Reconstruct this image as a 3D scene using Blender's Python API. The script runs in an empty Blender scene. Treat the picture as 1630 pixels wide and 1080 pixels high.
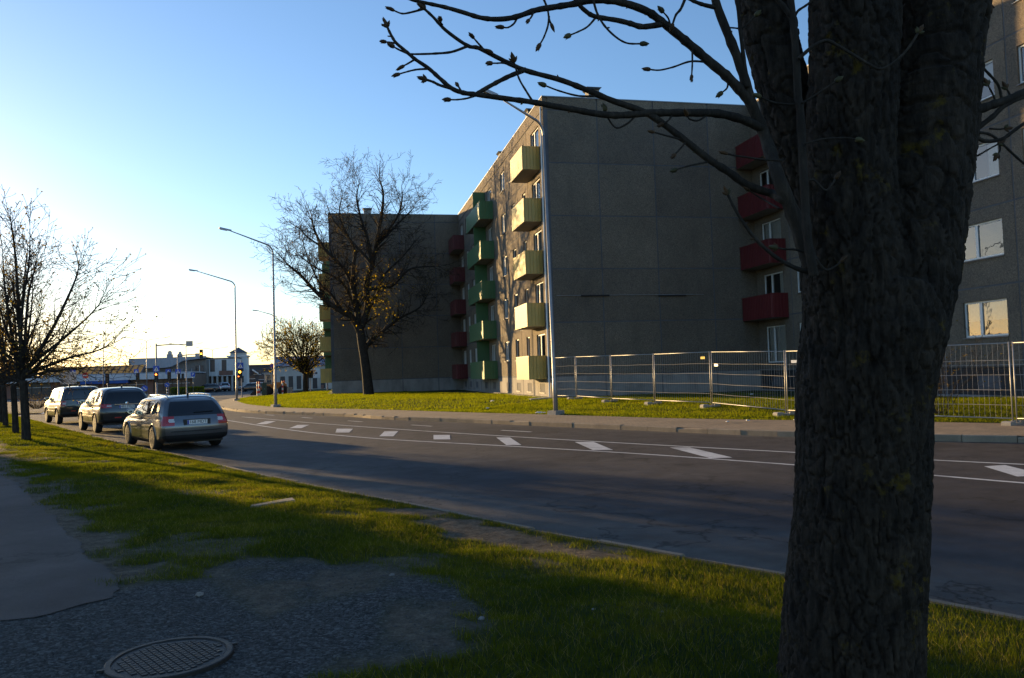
import bpy, bmesh, math, random
import numpy as np
from mathutils import Vector, Matrix

sc = bpy.context.scene
col = sc.collection
R = math.radians

# ------------------------------------------------------------------ camera
YAW, PITCH, ROLL, FPX, CAMZ = 0.2147, 0.0428, -0.0314, 1243.0, 1.78
_f = Vector((math.sin(YAW)*math.cos(PITCH), math.cos(YAW)*math.cos(PITCH), math.sin(PITCH)))
_r = Vector((math.cos(YAW), -math.sin(YAW), 0)); _u = _r.cross(_f)
_r2 = _r*math.cos(ROLL) + _u*math.sin(ROLL); _u2 = _u*math.cos(ROLL) - _r*math.sin(ROLL)
cam = bpy.data.cameras.new('camera'); camo = bpy.data.objects.new('camera', cam); col.objects.link(camo)
cam.sensor_width = 36; cam.lens = FPX/1630*36; cam.clip_start = 0.05; cam.clip_end = 6000
camo.matrix_world = Matrix(((_r2.x,_u2.x,-_f.x,0),(_r2.y,_u2.y,-_f.y,0),(_r2.z,_u2.z,-_f.z,CAMZ),(0,0,0,1)))
sc.camera = camo
# ------------------------------------------------------------------ sky and sun
SUN_AZ, SUN_EL = R(34.0), R(6.3)          # sun stands 34 degrees left of the +Y axis, low
sdir = Vector((-math.sin(SUN_AZ)*math.cos(SUN_EL), math.cos(SUN_AZ)*math.cos(SUN_EL), math.sin(SUN_EL)))
w = bpy.data.worlds.new('World'); sc.world = w; w.use_nodes = True
nt = w.node_tree; nt.nodes.clear()
sky = nt.nodes.new('ShaderNodeTexSky'); sky.sky_type = 'NISHITA'; sky.sun_disc = False
sky.sun_elevation = SUN_EL; sky.sun_rotation = -SUN_AZ
sky.air_density = 1.0; sky.dust_density = 0.25; sky.ozone_density = 3.0; sky.altitude = 0
bg = nt.nodes.new('ShaderNodeBackground'); bg.inputs[1].default_value = 0.15
wo = nt.nodes.new('ShaderNodeOutputWorld')
tint = nt.nodes.new('ShaderNodeMix'); tint.data_type = 'RGBA'; tint.blend_type = 'MULTIPLY'; tint.inputs[0].default_value = 1.0; tint.inputs[7].default_value = (1.04, .97, 1.0, 1)   # white balance of the sky light
nt.links.new(sky.outputs[0], tint.inputs[6]); nt.links.new(tint.outputs[2], bg.inputs[0]); nt.links.new(bg.outputs[0], wo.inputs[0])
sl = bpy.data.lights.new('sun', 'SUN'); sl.energy = 4.6; sl.angle = R(0.55); sl.color = (1.0, 0.665, 0.285)
so = bpy.data.objects.new('sun', sl); col.objects.link(so)
so.rotation_euler = sdir.to_track_quat('Z', 'Y').to_euler(); so.location = (-60, 90, 40)
sc.view_settings.view_transform = 'Standard'; sc.view_settings.look = 'None'
sc.view_settings.gamma = 1; sc.view_settings.exposure = 1.1; sc.view_settings.use_curve_mapping = False
sc.cycles.max_bounces = 6; sc.cycles.diffuse_bounces = 3; sc.cycles.glossy_bounces = 3
sc.cycles.transparent_max_bounces = 12; sc.cycles.caustics_reflective = False; sc.cycles.caustics_refractive = False

# ------------------------------------------------------------------ helpers
def at(px, py, D):
    """point seen at a pixel of the photograph, D metres along the +Y axis"""
    d = _f + _r2*((px-815)/FPX) - _u2*((py-540)/FPX)
    return Vector((0, 0, CAMZ)) + d*(D/d.y)
def atd(px, py, D):
    """the same, D metres along the view axis"""
    return Vector((0, 0, CAMZ)) + (_f + _r2*((px-815)/FPX) - _u2*((py-540)/FPX))*D
def gp(px, py, z=0.0):
    d = _f + _r2*((px-815)/FPX) - _u2*((py-540)/FPX)
    return Vector((0, 0, CAMZ)) + d*((z-CAMZ)/d.z)

def _hash(ix, iy, seed):
    n = (ix.astype(np.int64)*374761393 + iy.astype(np.int64)*668265263 + seed*1442695041) & 0x7fffffff
    n = ((n ^ (n >> 13))*1274126177) & 0x7fffffff
    return ((n ^ (n >> 16)) & 0xffff)/65535.0
def vnoise(x, y, seed=0):
    x = np.asarray(x, float); y = np.asarray(y, float)
    ix, iy = np.floor(x), np.floor(y); fx, fy = x-ix, y-iy
    fx = fx*fx*(3-2*fx); fy = fy*fy*(3-2*fy)
    a = _hash(ix, iy, seed); b = _hash(ix+1, iy, seed); c = _hash(ix, iy+1, seed); d = _hash(ix+1, iy+1, seed)
    return (a*(1-fx)+b*fx)*(1-fy) + (c*(1-fx)+d*fx)*fy
def fbm(x, y, seed=0, o=4):
    s = 0; a = 0.5; t = 0
    for i in range(o):
        s = s + a*vnoise(np.asarray(x)*2**i, np.asarray(y)*2**i, seed+i*7); t += a; a *= .5
    return s/t
def sstep(a, b, x):
    t = np.clip((np.asarray(x, float)-a)/(b-a), 0, 1); return t*t*(3-2*t)

def mesh_obj(name, v, f, mat=None, parent=None, smooth=False):
    me = bpy.data.meshes.new(name); me.from_pydata([tuple(p) for p in v], [], f)
    if mat: me.materials.append(mat)
    if smooth: me.polygons.foreach_set('use_smooth', [True]*len(me.polygons))
    o = bpy.data.objects.new(name, me); col.objects.link(o)
    if parent: o.parent = parent
    return o
def mesh_np(name, v, tris, mat=None, parent=None, smooth=False, nper=3):
    me = bpy.data.meshes.new(name); v = np.asarray(v, np.float32); tris = np.asarray(tris, np.int32)
    me.vertices.add(len(v)); me.vertices.foreach_set('co', v.ravel())
    n = len(tris); me.loops.add(n*nper); me.loops.foreach_set('vertex_index', tris.ravel())
    me.polygons.add(n); me.polygons.foreach_set('loop_start', np.arange(n, dtype=np.int32)*nper)
    me.polygons.foreach_set('loop_total', np.full(n, nper, np.int32))
    if smooth: me.polygons.foreach_set('use_smooth', np.ones(n, bool))
    me.update(calc_edges=True)
    if mat: me.materials.append(mat)
    o = bpy.data.objects.new(name, me); col.objects.link(o)
    if parent: o.parent = parent
    return o
def share(name, src, parent=None, loc=(0,0,0), rz=0):
    o = bpy.data.objects.new(name, src.data); col.objects.link(o)
    if parent: o.parent = parent
    o.location = loc; o.rotation_euler = (0,0,rz)
    return o
def tag(o, label, cat, group=None):
    o['label'] = label; o['category'] = cat
    if group: o['group'] = group
    return o
def thing(name, label, cat, loc=(0,0,0), rz=0, group=None):
    o = bpy.data.objects.new(name, None); col.objects.link(o); o.empty_display_size = .3
    o.location = loc; o.rotation_euler = (0,0,rz)
    return tag(o, label, cat, group)
def structure(o): o['kind'] = 'structure'; return o
def stuff(o): o['kind'] = 'stuff'; return o
def copy_tree(o, parent=None):
    c = o.copy(); col.objects.link(c); c.parent = parent
    for ch in list(o.children): copy_tree(ch, c)
    return c

class MB:
    """collects simple shapes, then links them as one mesh"""
    def __init__(s, off=(0,0,0)): s.v = []; s.f = []; s.off = Vector(off)
    def add(s, vs, fs):
        n = len(s.v); s.v += [tuple(Vector(p)-s.off) for p in vs]; s.f += [tuple(i+n for i in q) for q in fs]; return s
    def box(s, x0, x1, y0, y1, z0, z1):
        return s.add([(x0,y0,z0),(x1,y0,z0),(x1,y1,z0),(x0,y1,z0),(x0,y0,z1),(x1,y0,z1),(x1,y1,z1),(x0,y1,z1)],
                     [(0,3,2,1),(4,5,6,7),(0,1,5,4),(1,2,6,5),(2,3,7,6),(3,0,4,7)])
    def hexa(s, p): return s.add(p, [(0,3,2,1),(4,5,6,7),(0,1,5,4),(1,2,6,5),(2,3,7,6),(3,0,4,7)])
    def prism(s, poly, a, b, axis='x'):
        n = len(poly)
        mk = {'x': lambda c, p: (c, p[0], p[1]), 'y': lambda c, p: (p[0], c, p[1]), 'z': lambda c, p: (p[0], p[1], c)}[axis]
        vs = [mk(a, p) for p in poly] + [mk(b, p) for p in poly]
        return s.add(vs, [tuple(range(n-1, -1, -1)), tuple(range(n, 2*n))] + [(i, (i+1) % n, n+(i+1) % n, n+i) for i in range(n)])
    def tube(s, pts, rad, n=6, cap=True):
        pts = [Vector(p) for p in pts]
        if not hasattr(rad, '__len__'): rad = [rad]*len(pts)
        vs = []; fs = []
        up = Vector((0.13, 0.21, 0.97)); prev = None
        for i, p in enumerate(pts):
            t = (pts[min(i+1, len(pts)-1)] - pts[max(i-1, 0)])
            if t.length < 1e-9: t = Vector((0,0,1))
            t.normalize()
            a = prev if prev is not None else (up.cross(t) if abs(up.dot(t)) < .95 else Vector((1,0,0)).cross(t))
            a = (a - t*a.dot(t)); a.normalize(); prev = a; b = t.cross(a)
            for k in range(n):
                th = 2*math.pi*k/n; vs.append(p + (a*math.cos(th) + b*math.sin(th))*rad[i])
        for i in range(len(pts)-1):
            for k in range(n):
                fs.append((i*n+k, i*n+(k+1) % n, (i+1)*n+(k+1) % n, (i+1)*n+k))
        if cap: fs += [tuple(range(n-1, -1, -1)), tuple(range((len(pts)-1)*n, len(pts)*n))]
        return s.add(vs, fs)
    def lathe(s, prof, n=16, c=(0,0,0), axis='z'):
        vs = []; fs = []; c = Vector(c)
        for r, h in prof:
            for k in range(n):
                th = 2*math.pi*k/n; a, b = r*math.cos(th), r*math.sin(th)
                vs.append(c + Vector({'z': (a,b,h), 'x': (h,a,b), 'y': (a,h,b)}[axis]))
        for i in range(len(prof)-1):
            for k in range(n): fs.append((i*n+k, i*n+(k+1) % n, (i+1)*n+(k+1) % n, (i+1)*n+k))
        fs += [tuple(range(n-1, -1, -1)), tuple(range((len(prof)-1)*n, len(prof)*n))]
        return s.add(vs, fs)
    def build(s, name, mat=None, parent=None, smooth=False): return mesh_obj(name, s.v, s.f, mat, parent, smooth)

def text_mesh(name, s, size, mat, parent, loc, rot, ext=.001):
    cu = bpy.data.curves.new(name, 'FONT'); cu.body = s; cu.size = size; cu.align_x = 'CENTER'; cu.align_y = 'CENTER'; cu.extrude = ext
    t = bpy.data.objects.new(name, cu); col.objects.link(t)
    dg = bpy.context.evaluated_depsgraph_get(); me = bpy.data.meshes.new_from_object(t.evaluated_get(dg))
    bpy.data.objects.remove(t); me.materials.clear(); me.materials.append(mat)
    o = bpy.data.objects.new(name, me); col.objects.link(o); o.parent = parent; o.location = loc; o.rotation_euler = rot
    return o

# ------------------------------------------------------------------ materials
def nmat(name):
    m = bpy.data.materials.new(name); m.use_nodes = True
    n = m.node_tree; n.nodes.clear()
    out = n.nodes.new('ShaderNodeOutputMaterial'); p = n.nodes.new('ShaderNodeBsdfPrincipled')
    n.links.new(p.outputs[0], out.inputs[0]); return m, n, p, out
def _noise(n, scale, detail=4, vec=None, rough=.55):
    t = n.nodes.new('ShaderNodeTexNoise'); t.inputs['Scale'].default_value = scale; t.inputs['Detail'].default_value = detail
    t.inputs['Roughness'].default_value = rough
    if vec is not None: n.links.new(vec, t.inputs['Vector'])
    return t
def _ramp(n, fac, stops):
    r = n.nodes.new('ShaderNodeValToRGB'); n.links.new(fac, r.inputs[0]); e = r.color_ramp.elements
    while len(e) < len(stops): e.new(.5)
    for i, (p, c) in enumerate(stops): e[i].position = p; e[i].color = (*c, 1) if len(c) == 3 else c
    return r
def _mix(n, fac, a, b, mode='MIX'):
    x = n.nodes.new('ShaderNodeMix'); x.data_type = 'RGBA'; x.blend_type = mode
    for sock, val in ((0, fac), (6, a), (7, b)):
        if hasattr(val, 'links'): n.links.new(val, x.inputs[sock])
        elif sock == 0: x.inputs[0].default_value = val
        else: x.inputs[sock].default_value = (*val, 1)
    return x.outputs[2]
def _pos(n, scale=None):
    g = n.nodes.new('ShaderNodeNewGeometry')
    if scale is None: return g.outputs['Position']
    mp = n.nodes.new('ShaderNodeMapping'); mp.inputs['Scale'].default_value = scale
    n.links.new(g.outputs['Position'], mp.inputs[0]); return mp.outputs[0]
def _bump(n, p, h, strength, dist):
    b = n.nodes.new('ShaderNodeBump'); b.inputs['Strength'].default_value = strength; b.inputs['Distance'].default_value = dist
    n.links.new(h, b.inputs['Height']); n.links.new(b.outputs[0], p.inputs['Normal'])
def cmul(c, k): return tuple(x*k for x in c)
def M(name, c, rough=.6, var=.12, scale=3.0, metal=0.0, bump=0.0, bscale=60, fine=0.0, fscale=80, rand=0.0, dirt=None, spec=.5, coat=0):
    """plain procedural surface: colour broken up by large and fine noise, optional relief and per-object shift"""
    m, n, p, out = nmat(name); pos = _pos(n)
    a = _noise(n, scale, 5, pos)
    colr = _ramp(n, a.outputs[0], [(.25, cmul(c, 1-var)), (.75, cmul(c, 1+var))]).outputs[0]
    if fine:
        b = _noise(n, fscale, 3, pos, .7)
        colr = _mix(n, 1.0, colr, _ramp(n, b.outputs[0], [(.3, (1-fine,)*3), (.7, (1+fine*.6,)*3)]).outputs[0], 'MULTIPLY')
    if dirt:
        d = _noise(n, 1.3, 6, _pos(n, (1,1,.35)), .65)
        colr = _mix(n, _ramp(n, d.outputs[0], [(.48, (0,0,0)), (.72, (.7,.7,.7))]).outputs[0], colr, dirt)
    if rand:
        oi = n.nodes.new('ShaderNodeObjectInfo')
        colr = _mix(n, 1.0, colr, _ramp(n, oi.outputs['Random'], [(0, (1-rand,)*3), (1, (1+rand,)*3)]).outputs[0], 'MULTIPLY')
    n.links.new(colr, p.inputs['Base Color'])
    p.inputs['Roughness'].default_value = rough; p.inputs['Metallic'].default_value = metal
    p.inputs['Specular IOR Level'].default_value = spec
    if coat: p.inputs['Coat Weight'].default_value = coat; p.inputs['Coat Roughness'].default_value = .04
    if bump: _bump(n, p, _noise(n, bscale, 4, pos, .7).outputs[0], bump, .02)
    return m

MAT = {}
# exposed-aggregate concrete panels
def pebble(name, c):
    m, n, p, out = nmat(name); pos = _pos(n)
    big = _noise(n, .55, 5, pos); st = _noise(n, .9, 6, _pos(n, (1,1,.3)), .7)
    vo = n.nodes.new('ShaderNodeTexVoronoi'); vo.inputs['Scale'].default_value = 60; n.links.new(pos, vo.inputs['Vector'])
    vo2 = n.nodes.new('ShaderNodeTexVoronoi'); vo2.inputs['Scale'].default_value = 19; n.links.new(pos, vo2.inputs['Vector'])
    colr = _ramp(n, big.outputs[0], [(.3, cmul(c, .86)), (.7, cmul(c, 1.12))]).outputs[0]
    sp = n.nodes.new('ShaderNodeSeparateColor'); n.links.new(vo.outputs['Color'], sp.inputs[0])
    colr = _mix(n, 1.0, colr, _ramp(n, sp.outputs[0], [(0, (.45,.46,.5)), (.5, (1,1,1)), (1, (1.5,1.42,1.3))]).outputs[0], 'MULTIPLY')
    sp2 = n.nodes.new('ShaderNodeSeparateColor'); n.links.new(vo2.outputs['Color'], sp2.inputs[0])
    colr = _mix(n, 1.0, colr, _ramp(n, sp2.outputs[0], [(0, (.88,.88,.9)), (1, (1.1,1.09,1.07))]).outputs[0], 'MULTIPLY')
    colr = _mix(n, _ramp(n, st.outputs[0], [(.5, (0,0,0)), (.75, (.55,.55,.55))]).outputs[0], colr, cmul(c, .62))
    oi = n.nodes.new('ShaderNodeObjectInfo')
    colr = _mix(n, 1.0, colr, _ramp(n, oi.outputs['Random'], [(0, (.86,.86,.88)), (1, (1.12,1.11,1.08))]).outputs[0], 'MULTIPLY')
    n.links.new(colr, p.inputs['Base Color']); p.inputs['Roughness'].default_value = .9
    _bump(n, p, vo.outputs['Distance'], .8, .02)
    return m
MAT['panel'] = pebble('exposed_aggregate', (.20,.165,.125))
MAT['plinth'] = M('plinth_concrete', (.30,.28,.26), .9, .15, 1.2, bump=.3, bscale=40, fine=.12, rand=.06, dirt=(.12,.115,.11))
MAT['plinth_dark'] = M('dark_plinth_paint', (.035,.034,.036), .8, .2, 2, bump=.2, fine=.2, rand=.05)
MAT['joint'] = M('joint_mortar', (.12,.12,.13), .9, .2, 2, bump=.3, bscale=30, fine=.15)
MAT['tin'] = M('roof_tin', (.20,.21,.23), .5, .1, 2, metal=.5)
MAT['black'] = M('black_paint', (.02,.02,.022), .6, .2, 5)
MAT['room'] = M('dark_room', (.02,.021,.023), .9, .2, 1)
MAT['upvc'] = M('white_frame', (.78,.78,.77), .35, .04, 4)
MAT['curtain'] = M('curtain_cloth', (.72,.70,.66), .9, .12, 9, rand=.2)
MAT['yellow'] = M('yellow_cladding', (.50,.36,.095), .45, .07, 1.5, fine=.05, fscale=30, rand=.05, dirt=(.36,.26,.09))
MAT['green'] = M('green_cladding', (.06,.175,.07), .45, .08, 1.5, fine=.05, fscale=30, rand=.06, dirt=(.07,.15,.08))
MAT['red'] = M('red_cladding', (.13,.014,.016), .45, .1, 1.5, fine=.05, fscale=30, rand=.08)
MAT['slab'] = M('balcony_slab', (.33,.31,.28), .85, .12, 2, bump=.2, fine=.1)
MAT['galv'] = M('galvanised_steel', (.36,.355,.35), .5, .12, 6, metal=.6)
MAT['wire'] = M('fence_wire', (.50,.46,.42), .55, .1, 6, metal=.3)
MAT['concrete'] = M('concrete', (.33,.31,.28), .9, .15, 3, bump=.3, fine=.15, rand=.1)
MAT['kerb'] = M('kerb_concrete', (.30,.235,.165), .9, .14, 2.5, bump=.35, bscale=50, fine=.18, rand=.1, dirt=(.15,.12,.09))
MAT['kerb_near'] = M('weathered_kerb', (.22,.175,.125), .9, .18, 2.5, bump=.35, bscale=50, fine=.2, rand=.1, dirt=(.2,.165,.12))
MAT['paint'] = M('road_paint', (.62,.61,.58), .7, .12, 5, fine=.25, fscale=60, dirt=(.18,.175,.17))
MAT['rust'] = M('cast_iron', (.032,.028,.025), .6, .25, 8, metal=.4, bump=.3, bscale=90, fine=.2)
MAT['stone'] = M('stone', (.24,.21,.18), .9, .25, 6, bump=.4, fine=.3, rand=.2)
MAT['gravelstone'] = M('gravel_stone', (.095,.088,.08), .9, .6, 35, fine=.5, fscale=60)
MAT['litter'] = M('paper_litter', (.75,.74,.72), .8, .1, 20, rand=.1)
MAT['tyre'] = M('tyre_rubber', (.018,.018,.018), .8, .2, 10, fine=.1)
MAT['rim'] = M('alloy_rim', (.55,.55,.56), .25, .06, 8, metal=.9)
MAT['chrome'] = M('chrome', (.7,.7,.7), .08, .03, 5, metal=1)
MAT['trim'] = M('black_trim', (.015,.015,.016), .5, .2, 8)
MAT['redlamp'] = M('red_lamp_lens', (.42,.012,.014), .12, .12, 12, coat=1)
MAT['whitelamp'] = M('clear_lamp_lens', (.62,.60,.58), .1, .1, 12, coat=1)
MAT['plate'] = M('number_plate', (.78,.78,.76), .4, .03, 8)
MAT['plateblue'] = M('plate_blue', (.02,.05,.42), .4, .05, 8)
MAT['ink'] = M('black_ink', (.02,.02,.02), .5, .1, 8)
MAT['signblue'] = M('sign_blue', (.02,.10,.55), .4, .05, 8)
MAT['signwhite'] = M('sign_white', (.8,.8,.8), .4, .03, 8)
MAT['signred'] = M('sign_red', (.55,.02,.03), .4, .05, 8)
MAT['signyellow'] = M('sign_yellow', (.75,.50,.02), .4, .05, 8)
MAT['signgrey'] = M('sign_back', (.40,.41,.42), .45, .08, 8, metal=.4)
def glass(name, tint=(.9,.92,.92), ior=1.6):
    m, n, p, out = nmat(name); n.nodes.remove(p)
    tr = n.nodes.new('ShaderNodeBsdfTransparent'); tr.inputs[0].default_value = (*tint, 1)
    gl = n.nodes.new('ShaderNodeBsdfGlossy'); gl.inputs['Roughness'].default_value = .02
    fr = n.nodes.new('ShaderNodeFresnel'); fr.inputs[0].default_value = ior
    nz = _noise(n, 1.6, 2, _pos(n)); b = n.nodes.new('ShaderNodeBump'); b.inputs['Strength'].default_value = .03; b.inputs['Distance'].default_value = .1
    n.links.new(nz.outputs[0], b.inputs['Height']); n.links.new(b.outputs[0], gl.inputs['Normal'])
    mx = n.nodes.new('ShaderNodeMixShader'); n.links.new(fr.outputs[0], mx.inputs[0])
    n.links.new(tr.outputs[0], mx.inputs[1]); n.links.new(gl.outputs[0], mx.inputs[2]); n.links.new(mx.outputs[0], out.inputs[0])
    return m
MAT['glass'] = glass('window_glass', ior=2.1)
def carglass(name):
    m, n, p, out = nmat(name)
    p.inputs['Base Color'].default_value = (.012,.014,.018,1); p.inputs['Roughness'].default_value = .03; p.inputs['IOR'].default_value = 1.6
    nz = _noise(n, 3, 2, _pos(n)); n.links.new(_ramp(n, nz.outputs[0], [(0, (.01,.011,.014)), (1, (.02,.022,.026))]).outputs[0], p.inputs['Base Color'])
    return m
MAT['carglass'] = carglass('car_glass')
def emit(name, c, s):
    m, n, p, out = nmat(name); p.inputs['Base Color'].default_value = (*cmul(c, .4), 1)
    nz = _noise(n, 30, 2, _pos(n)); n.links.new(_ramp(n, nz.outputs[0], [(0, cmul(c, .8)), (1, c)]).outputs[0], p.inputs['Emission Color'])
    p.inputs['Emission Strength'].default_value = s; return m
MAT['lit_red'] = emit('lit_red_signal', (1,.14,.02), 5)
MAT['lit_amber'] = emit('lit_amber_signal', (1,.45,.03), 5)
MAT['off_green'] = M('unlit_lens', (.02,.035,.03), .3, .1, 9)
MAT['off_red'] = M('unlit_red_lens', (.06,.01,.01), .3, .1, 9)

# asphalt
def asphalt(name, c, warm):
    m, n, p, out = nmat(name); pos = _pos(n)
    a = _noise(n, .35, 6, _pos(n, (1,.35,1)), .6); b = _noise(n, 1.7, 6, pos, .65); g = _noise(n, 120, 3, pos, .8)
    colr = _mix(n, _ramp(n, a.outputs[0], [(.35, (0,0,0)), (.65, (1,1,1))]).outputs[0], c, warm)
    colr = _mix(n, 1.0, colr, _ramp(n, b.outputs[0], [(.3, (.6,.6,.6)), (.7, (1.35,1.35,1.35))]).outputs[0], 'MULTIPLY')
    colr = _mix(n, 1.0, colr, _ramp(n, g.outputs[0], [(.3, (.45,.45,.48)), (.6, (1.0,1.0,1.0)), (.75, (2.1,2.05,1.95))]).outputs[0], 'MULTIPLY')
    da = n.nodes.new('ShaderNodeAttribute'); da.attribute_name = 'dust'
    colr = _mix(n, da.outputs['Fac'], colr, _mix(n, 1.0, (.125,.108,.09), _ramp(n, b.outputs[0], [(.3, (.6,.6,.6)), (.7, (1.3,1.3,1.3))]).outputs[0], 'MULTIPLY'))
    pt = _noise(n, .16, 3, pos, .5)
    colr = _mix(n, 1.0, colr, _ramp(n, pt.outputs[0], [(.44, (.78,.78,.8)), (.47, (1.08,1.07,1.05))]).outputs[0], 'MULTIPLY')
    # cracks
    vo = n.nodes.new('ShaderNodeTexVoronoi'); vo.feature = 'DISTANCE_TO_EDGE'; vo.inputs['Scale'].default_value = .30
    ds = _noise(n, 1.3, 5, pos); vv = n.nodes.new('ShaderNodeVectorMath'); vv.operation = 'MULTIPLY_ADD'
    n.links.new(ds.outputs['Color'], vv.inputs[0]); vv.inputs[1].default_value = (2.2,2.2,0); n.links.new(pos, vv.inputs[2]); n.links.new(vv.outputs[0], vo.inputs['Vector'])
    ck = _ramp(n, vo.outputs[0], [(0, (.28,.28,.28)), (.010, (1,1,1))]).outputs[0]
    colr = _mix(n, 1.0, colr, ck, 'MULTIPLY')
    n.links.new(colr, p.inputs['Base Color']); p.inputs['Roughness'].default_value = .78; p.inputs['Specular IOR Level'].default_value = .3
    mxh = n.nodes.new('ShaderNodeMath'); mxh.operation = 'MULTIPLY_ADD'; n.links.new(b.outputs[0], mxh.inputs[0]); mxh.inputs[1].default_value = 3.0; n.links.new(g.outputs[0], mxh.inputs[2])
    _bump(n, p, mxh.outputs[0], .55, .012)
    return m
MAT['asphalt'] = asphalt('asphalt', (.050,.047,.050), (.070,.062,.060))
MAT['asphalt_path'] = asphalt('asphalt_path', (.055,.052,.052), (.068,.063,.060))
# ground with vertex masks: bare sand, gravel
def soil():
    m, n, p, out = nmat('verge_soil'); pos = _pos(n)
    A = lambda nm: (lambda t: (setattr(t, 'attribute_name', nm), t)[1])(n.nodes.new('ShaderNodeAttribute')).outputs['Fac']
    a = _noise(n, 2.2, 6, pos, .65); b = _noise(n, 45, 4, pos, .75); c = _noise(n, 9, 5, pos, .7)
    grass = _ramp(n, a.outputs[0], [(.3, (.022,.034,.010)), (.55, (.04,.055,.014)), (.75, (.075,.068,.026))]).outputs[0]
    sand = _ramp(n, c.outputs[0], [(.28, (.06,.045,.030)), (.6, (.16,.128,.09)), (.78, (.27,.22,.16))]).outputs[0]
    gv = n.nodes.new('ShaderNodeTexVoronoi'); gv.inputs['Scale'].default_value = 55; n.links.new(pos, gv.inputs['Vector'])
    sp = n.nodes.new('ShaderNodeSeparateColor'); n.links.new(gv.outputs['Color'], sp.inputs[0])
    grav = _ramp(n, sp.outputs[0], [(0, (.035,.033,.031)), (.6, (.085,.081,.075)), (1, (.16,.155,.145))]).outputs[0]
    colr = _mix(n, A('bare'), grass, sand); colr = _mix(n, A('gravel'), colr, grav)
    colr = _mix(n, 1.0, colr, _ramp(n, b.outputs[0], [(.3, (.6,.6,.6)), (.7, (1.3,1.3,1.3))]).outputs[0], 'MULTIPLY')
    n.links.new(colr, p.inputs['Base Color']); p.inputs['Roughness'].default_value = .95; p.inputs['Specular IOR Level'].default_value = .15
    mh = n.nodes.new('ShaderNodeMath'); mh.operation = 'MULTIPLY_ADD'; n.links.new(c.outputs[0], mh.inputs[0]); mh.inputs[1].default_value = 2.5; n.links.new(b.outputs[0], mh.inputs[2])
    _bump(n, p, mh.outputs[0], .8, .025)
    return m
MAT['soil'] = soil()
def grassmat(name, c1, c2, c3, tw):
    m, n, p, out = nmat(name); n.nodes.remove(p); pos = _pos(n)
    a = _noise(n, 1.1, 5, pos, .65); b = _noise(n, 14, 4, pos, .7)
    colr = _ramp(n, a.outputs[0], [(.3, c1), (.55, c2), (.78, c3)]).outputs[0]
    colr = _mix(n, 1.0, colr, _ramp(n, b.outputs[0], [(.3, (.6,.6,.6)), (.7, (1.35,1.3,1.2))]).outputs[0], 'MULTIPLY')
    d = n.nodes.new('ShaderNodeBsdfDiffuse'); t = n.nodes.new('ShaderNodeBsdfTranslucent'); mx = n.nodes.new('ShaderNodeMixShader'); mx.inputs[0].default_value = tw
    n.links.new(colr, d.inputs[0]); n.links.new(_mix(n, 1.0, colr, (2.1,2.1,.5), 'MULTIPLY'), t.inputs[0])
    n.links.new(d.outputs[0], mx.inputs[1]); n.links.new(t.outputs[0], mx.inputs[2]); n.links.new(mx.outputs[0], out.inputs[0])
    return m
MAT['grass'] = grassmat('grass_blades', (.040,.058,.011), (.076,.090,.015), (.14,.112,.032), .55)
MAT['lawn'] = grassmat('lawn_blades', (.095,.125,.013), (.13,.15,.016), (.175,.16,.03), .55)
MAT['dry'] = grassmat('dry_straw', (.20,.16,.08), (.26,.21,.11), (.3,.26,.16), .4)
MAT['leaf'] = grassmat('young_leaves', (.22,.17,.03), (.30,.22,.035), (.36,.27,.05), .5)
MAT['bud_far'] = grassmat('spring_buds', (.15,.105,.035), (.2,.135,.04), (.24,.17,.05), .35)
def farground():
    m, n, p, out = nmat('far_ground'); pos = _pos(n)
    a = _noise(n, .03, 6, pos, .6); b = _noise(n, .4, 5, pos, .6)
    colr = _ramp(n, a.outputs[0], [(.35, (.06,.075,.025)), (.6, (.12,.11,.07)), (.75, (.09,.09,.085))]).outputs[0]
    colr = _mix(n, 1.0, colr, _ramp(n, b.outputs[0], [(.3, (.7,.7,.7)), (.7, (1.2,1.2,1.2))]).outputs[0], 'MULTIPLY')
    n.links.new(colr, p.inputs['Base Color']); p.inputs['Roughness'].default_value = .95; return m
MAT['far'] = farground()
def pavers():
    m, n, p, out = nmat('paving_bricks'); 
    mp = n.nodes.new('ShaderNodeMapping'); mp.inputs['Rotation'].default_value = (0,0,R(-28)); n.links.new(_pos(n), mp.inputs[0])
    br = n.nodes.new('ShaderNodeTexBrick'); br.inputs['Scale'].default_value = 1.0; br.inputs['Brick Width'].default_value = .2; br.inputs['Row Height'].default_value = .1
    br.inputs['Mortar Size'].default_value = .006; br.inputs['Color1'].default_value = (.33,.235,.15,1); br.inputs['Color2'].default_value = (.25,.185,.125,1); br.inputs['Mortar'].default_value = (.10,.09,.075,1)
    n.links.new(mp.outputs[0], br.inputs['Vector'])
    b = _noise(n, .9, 6, _pos(n), .6)
    colr = _mix(n, 1.0, br.outputs[0], _ramp(n, b.outputs[0], [(.3, (.75,.75,.75)), (.7, (1.2,1.2,1.2))]).outputs[0], 'MULTIPLY')
    n.links.new(colr, p.inputs['Base Color']); p.inputs['Roughness'].default_value = .9
    _bump(n, p, br.outputs['Fac'], -.6, .006); return m
MAT['pavers'] = pavers()
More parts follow.
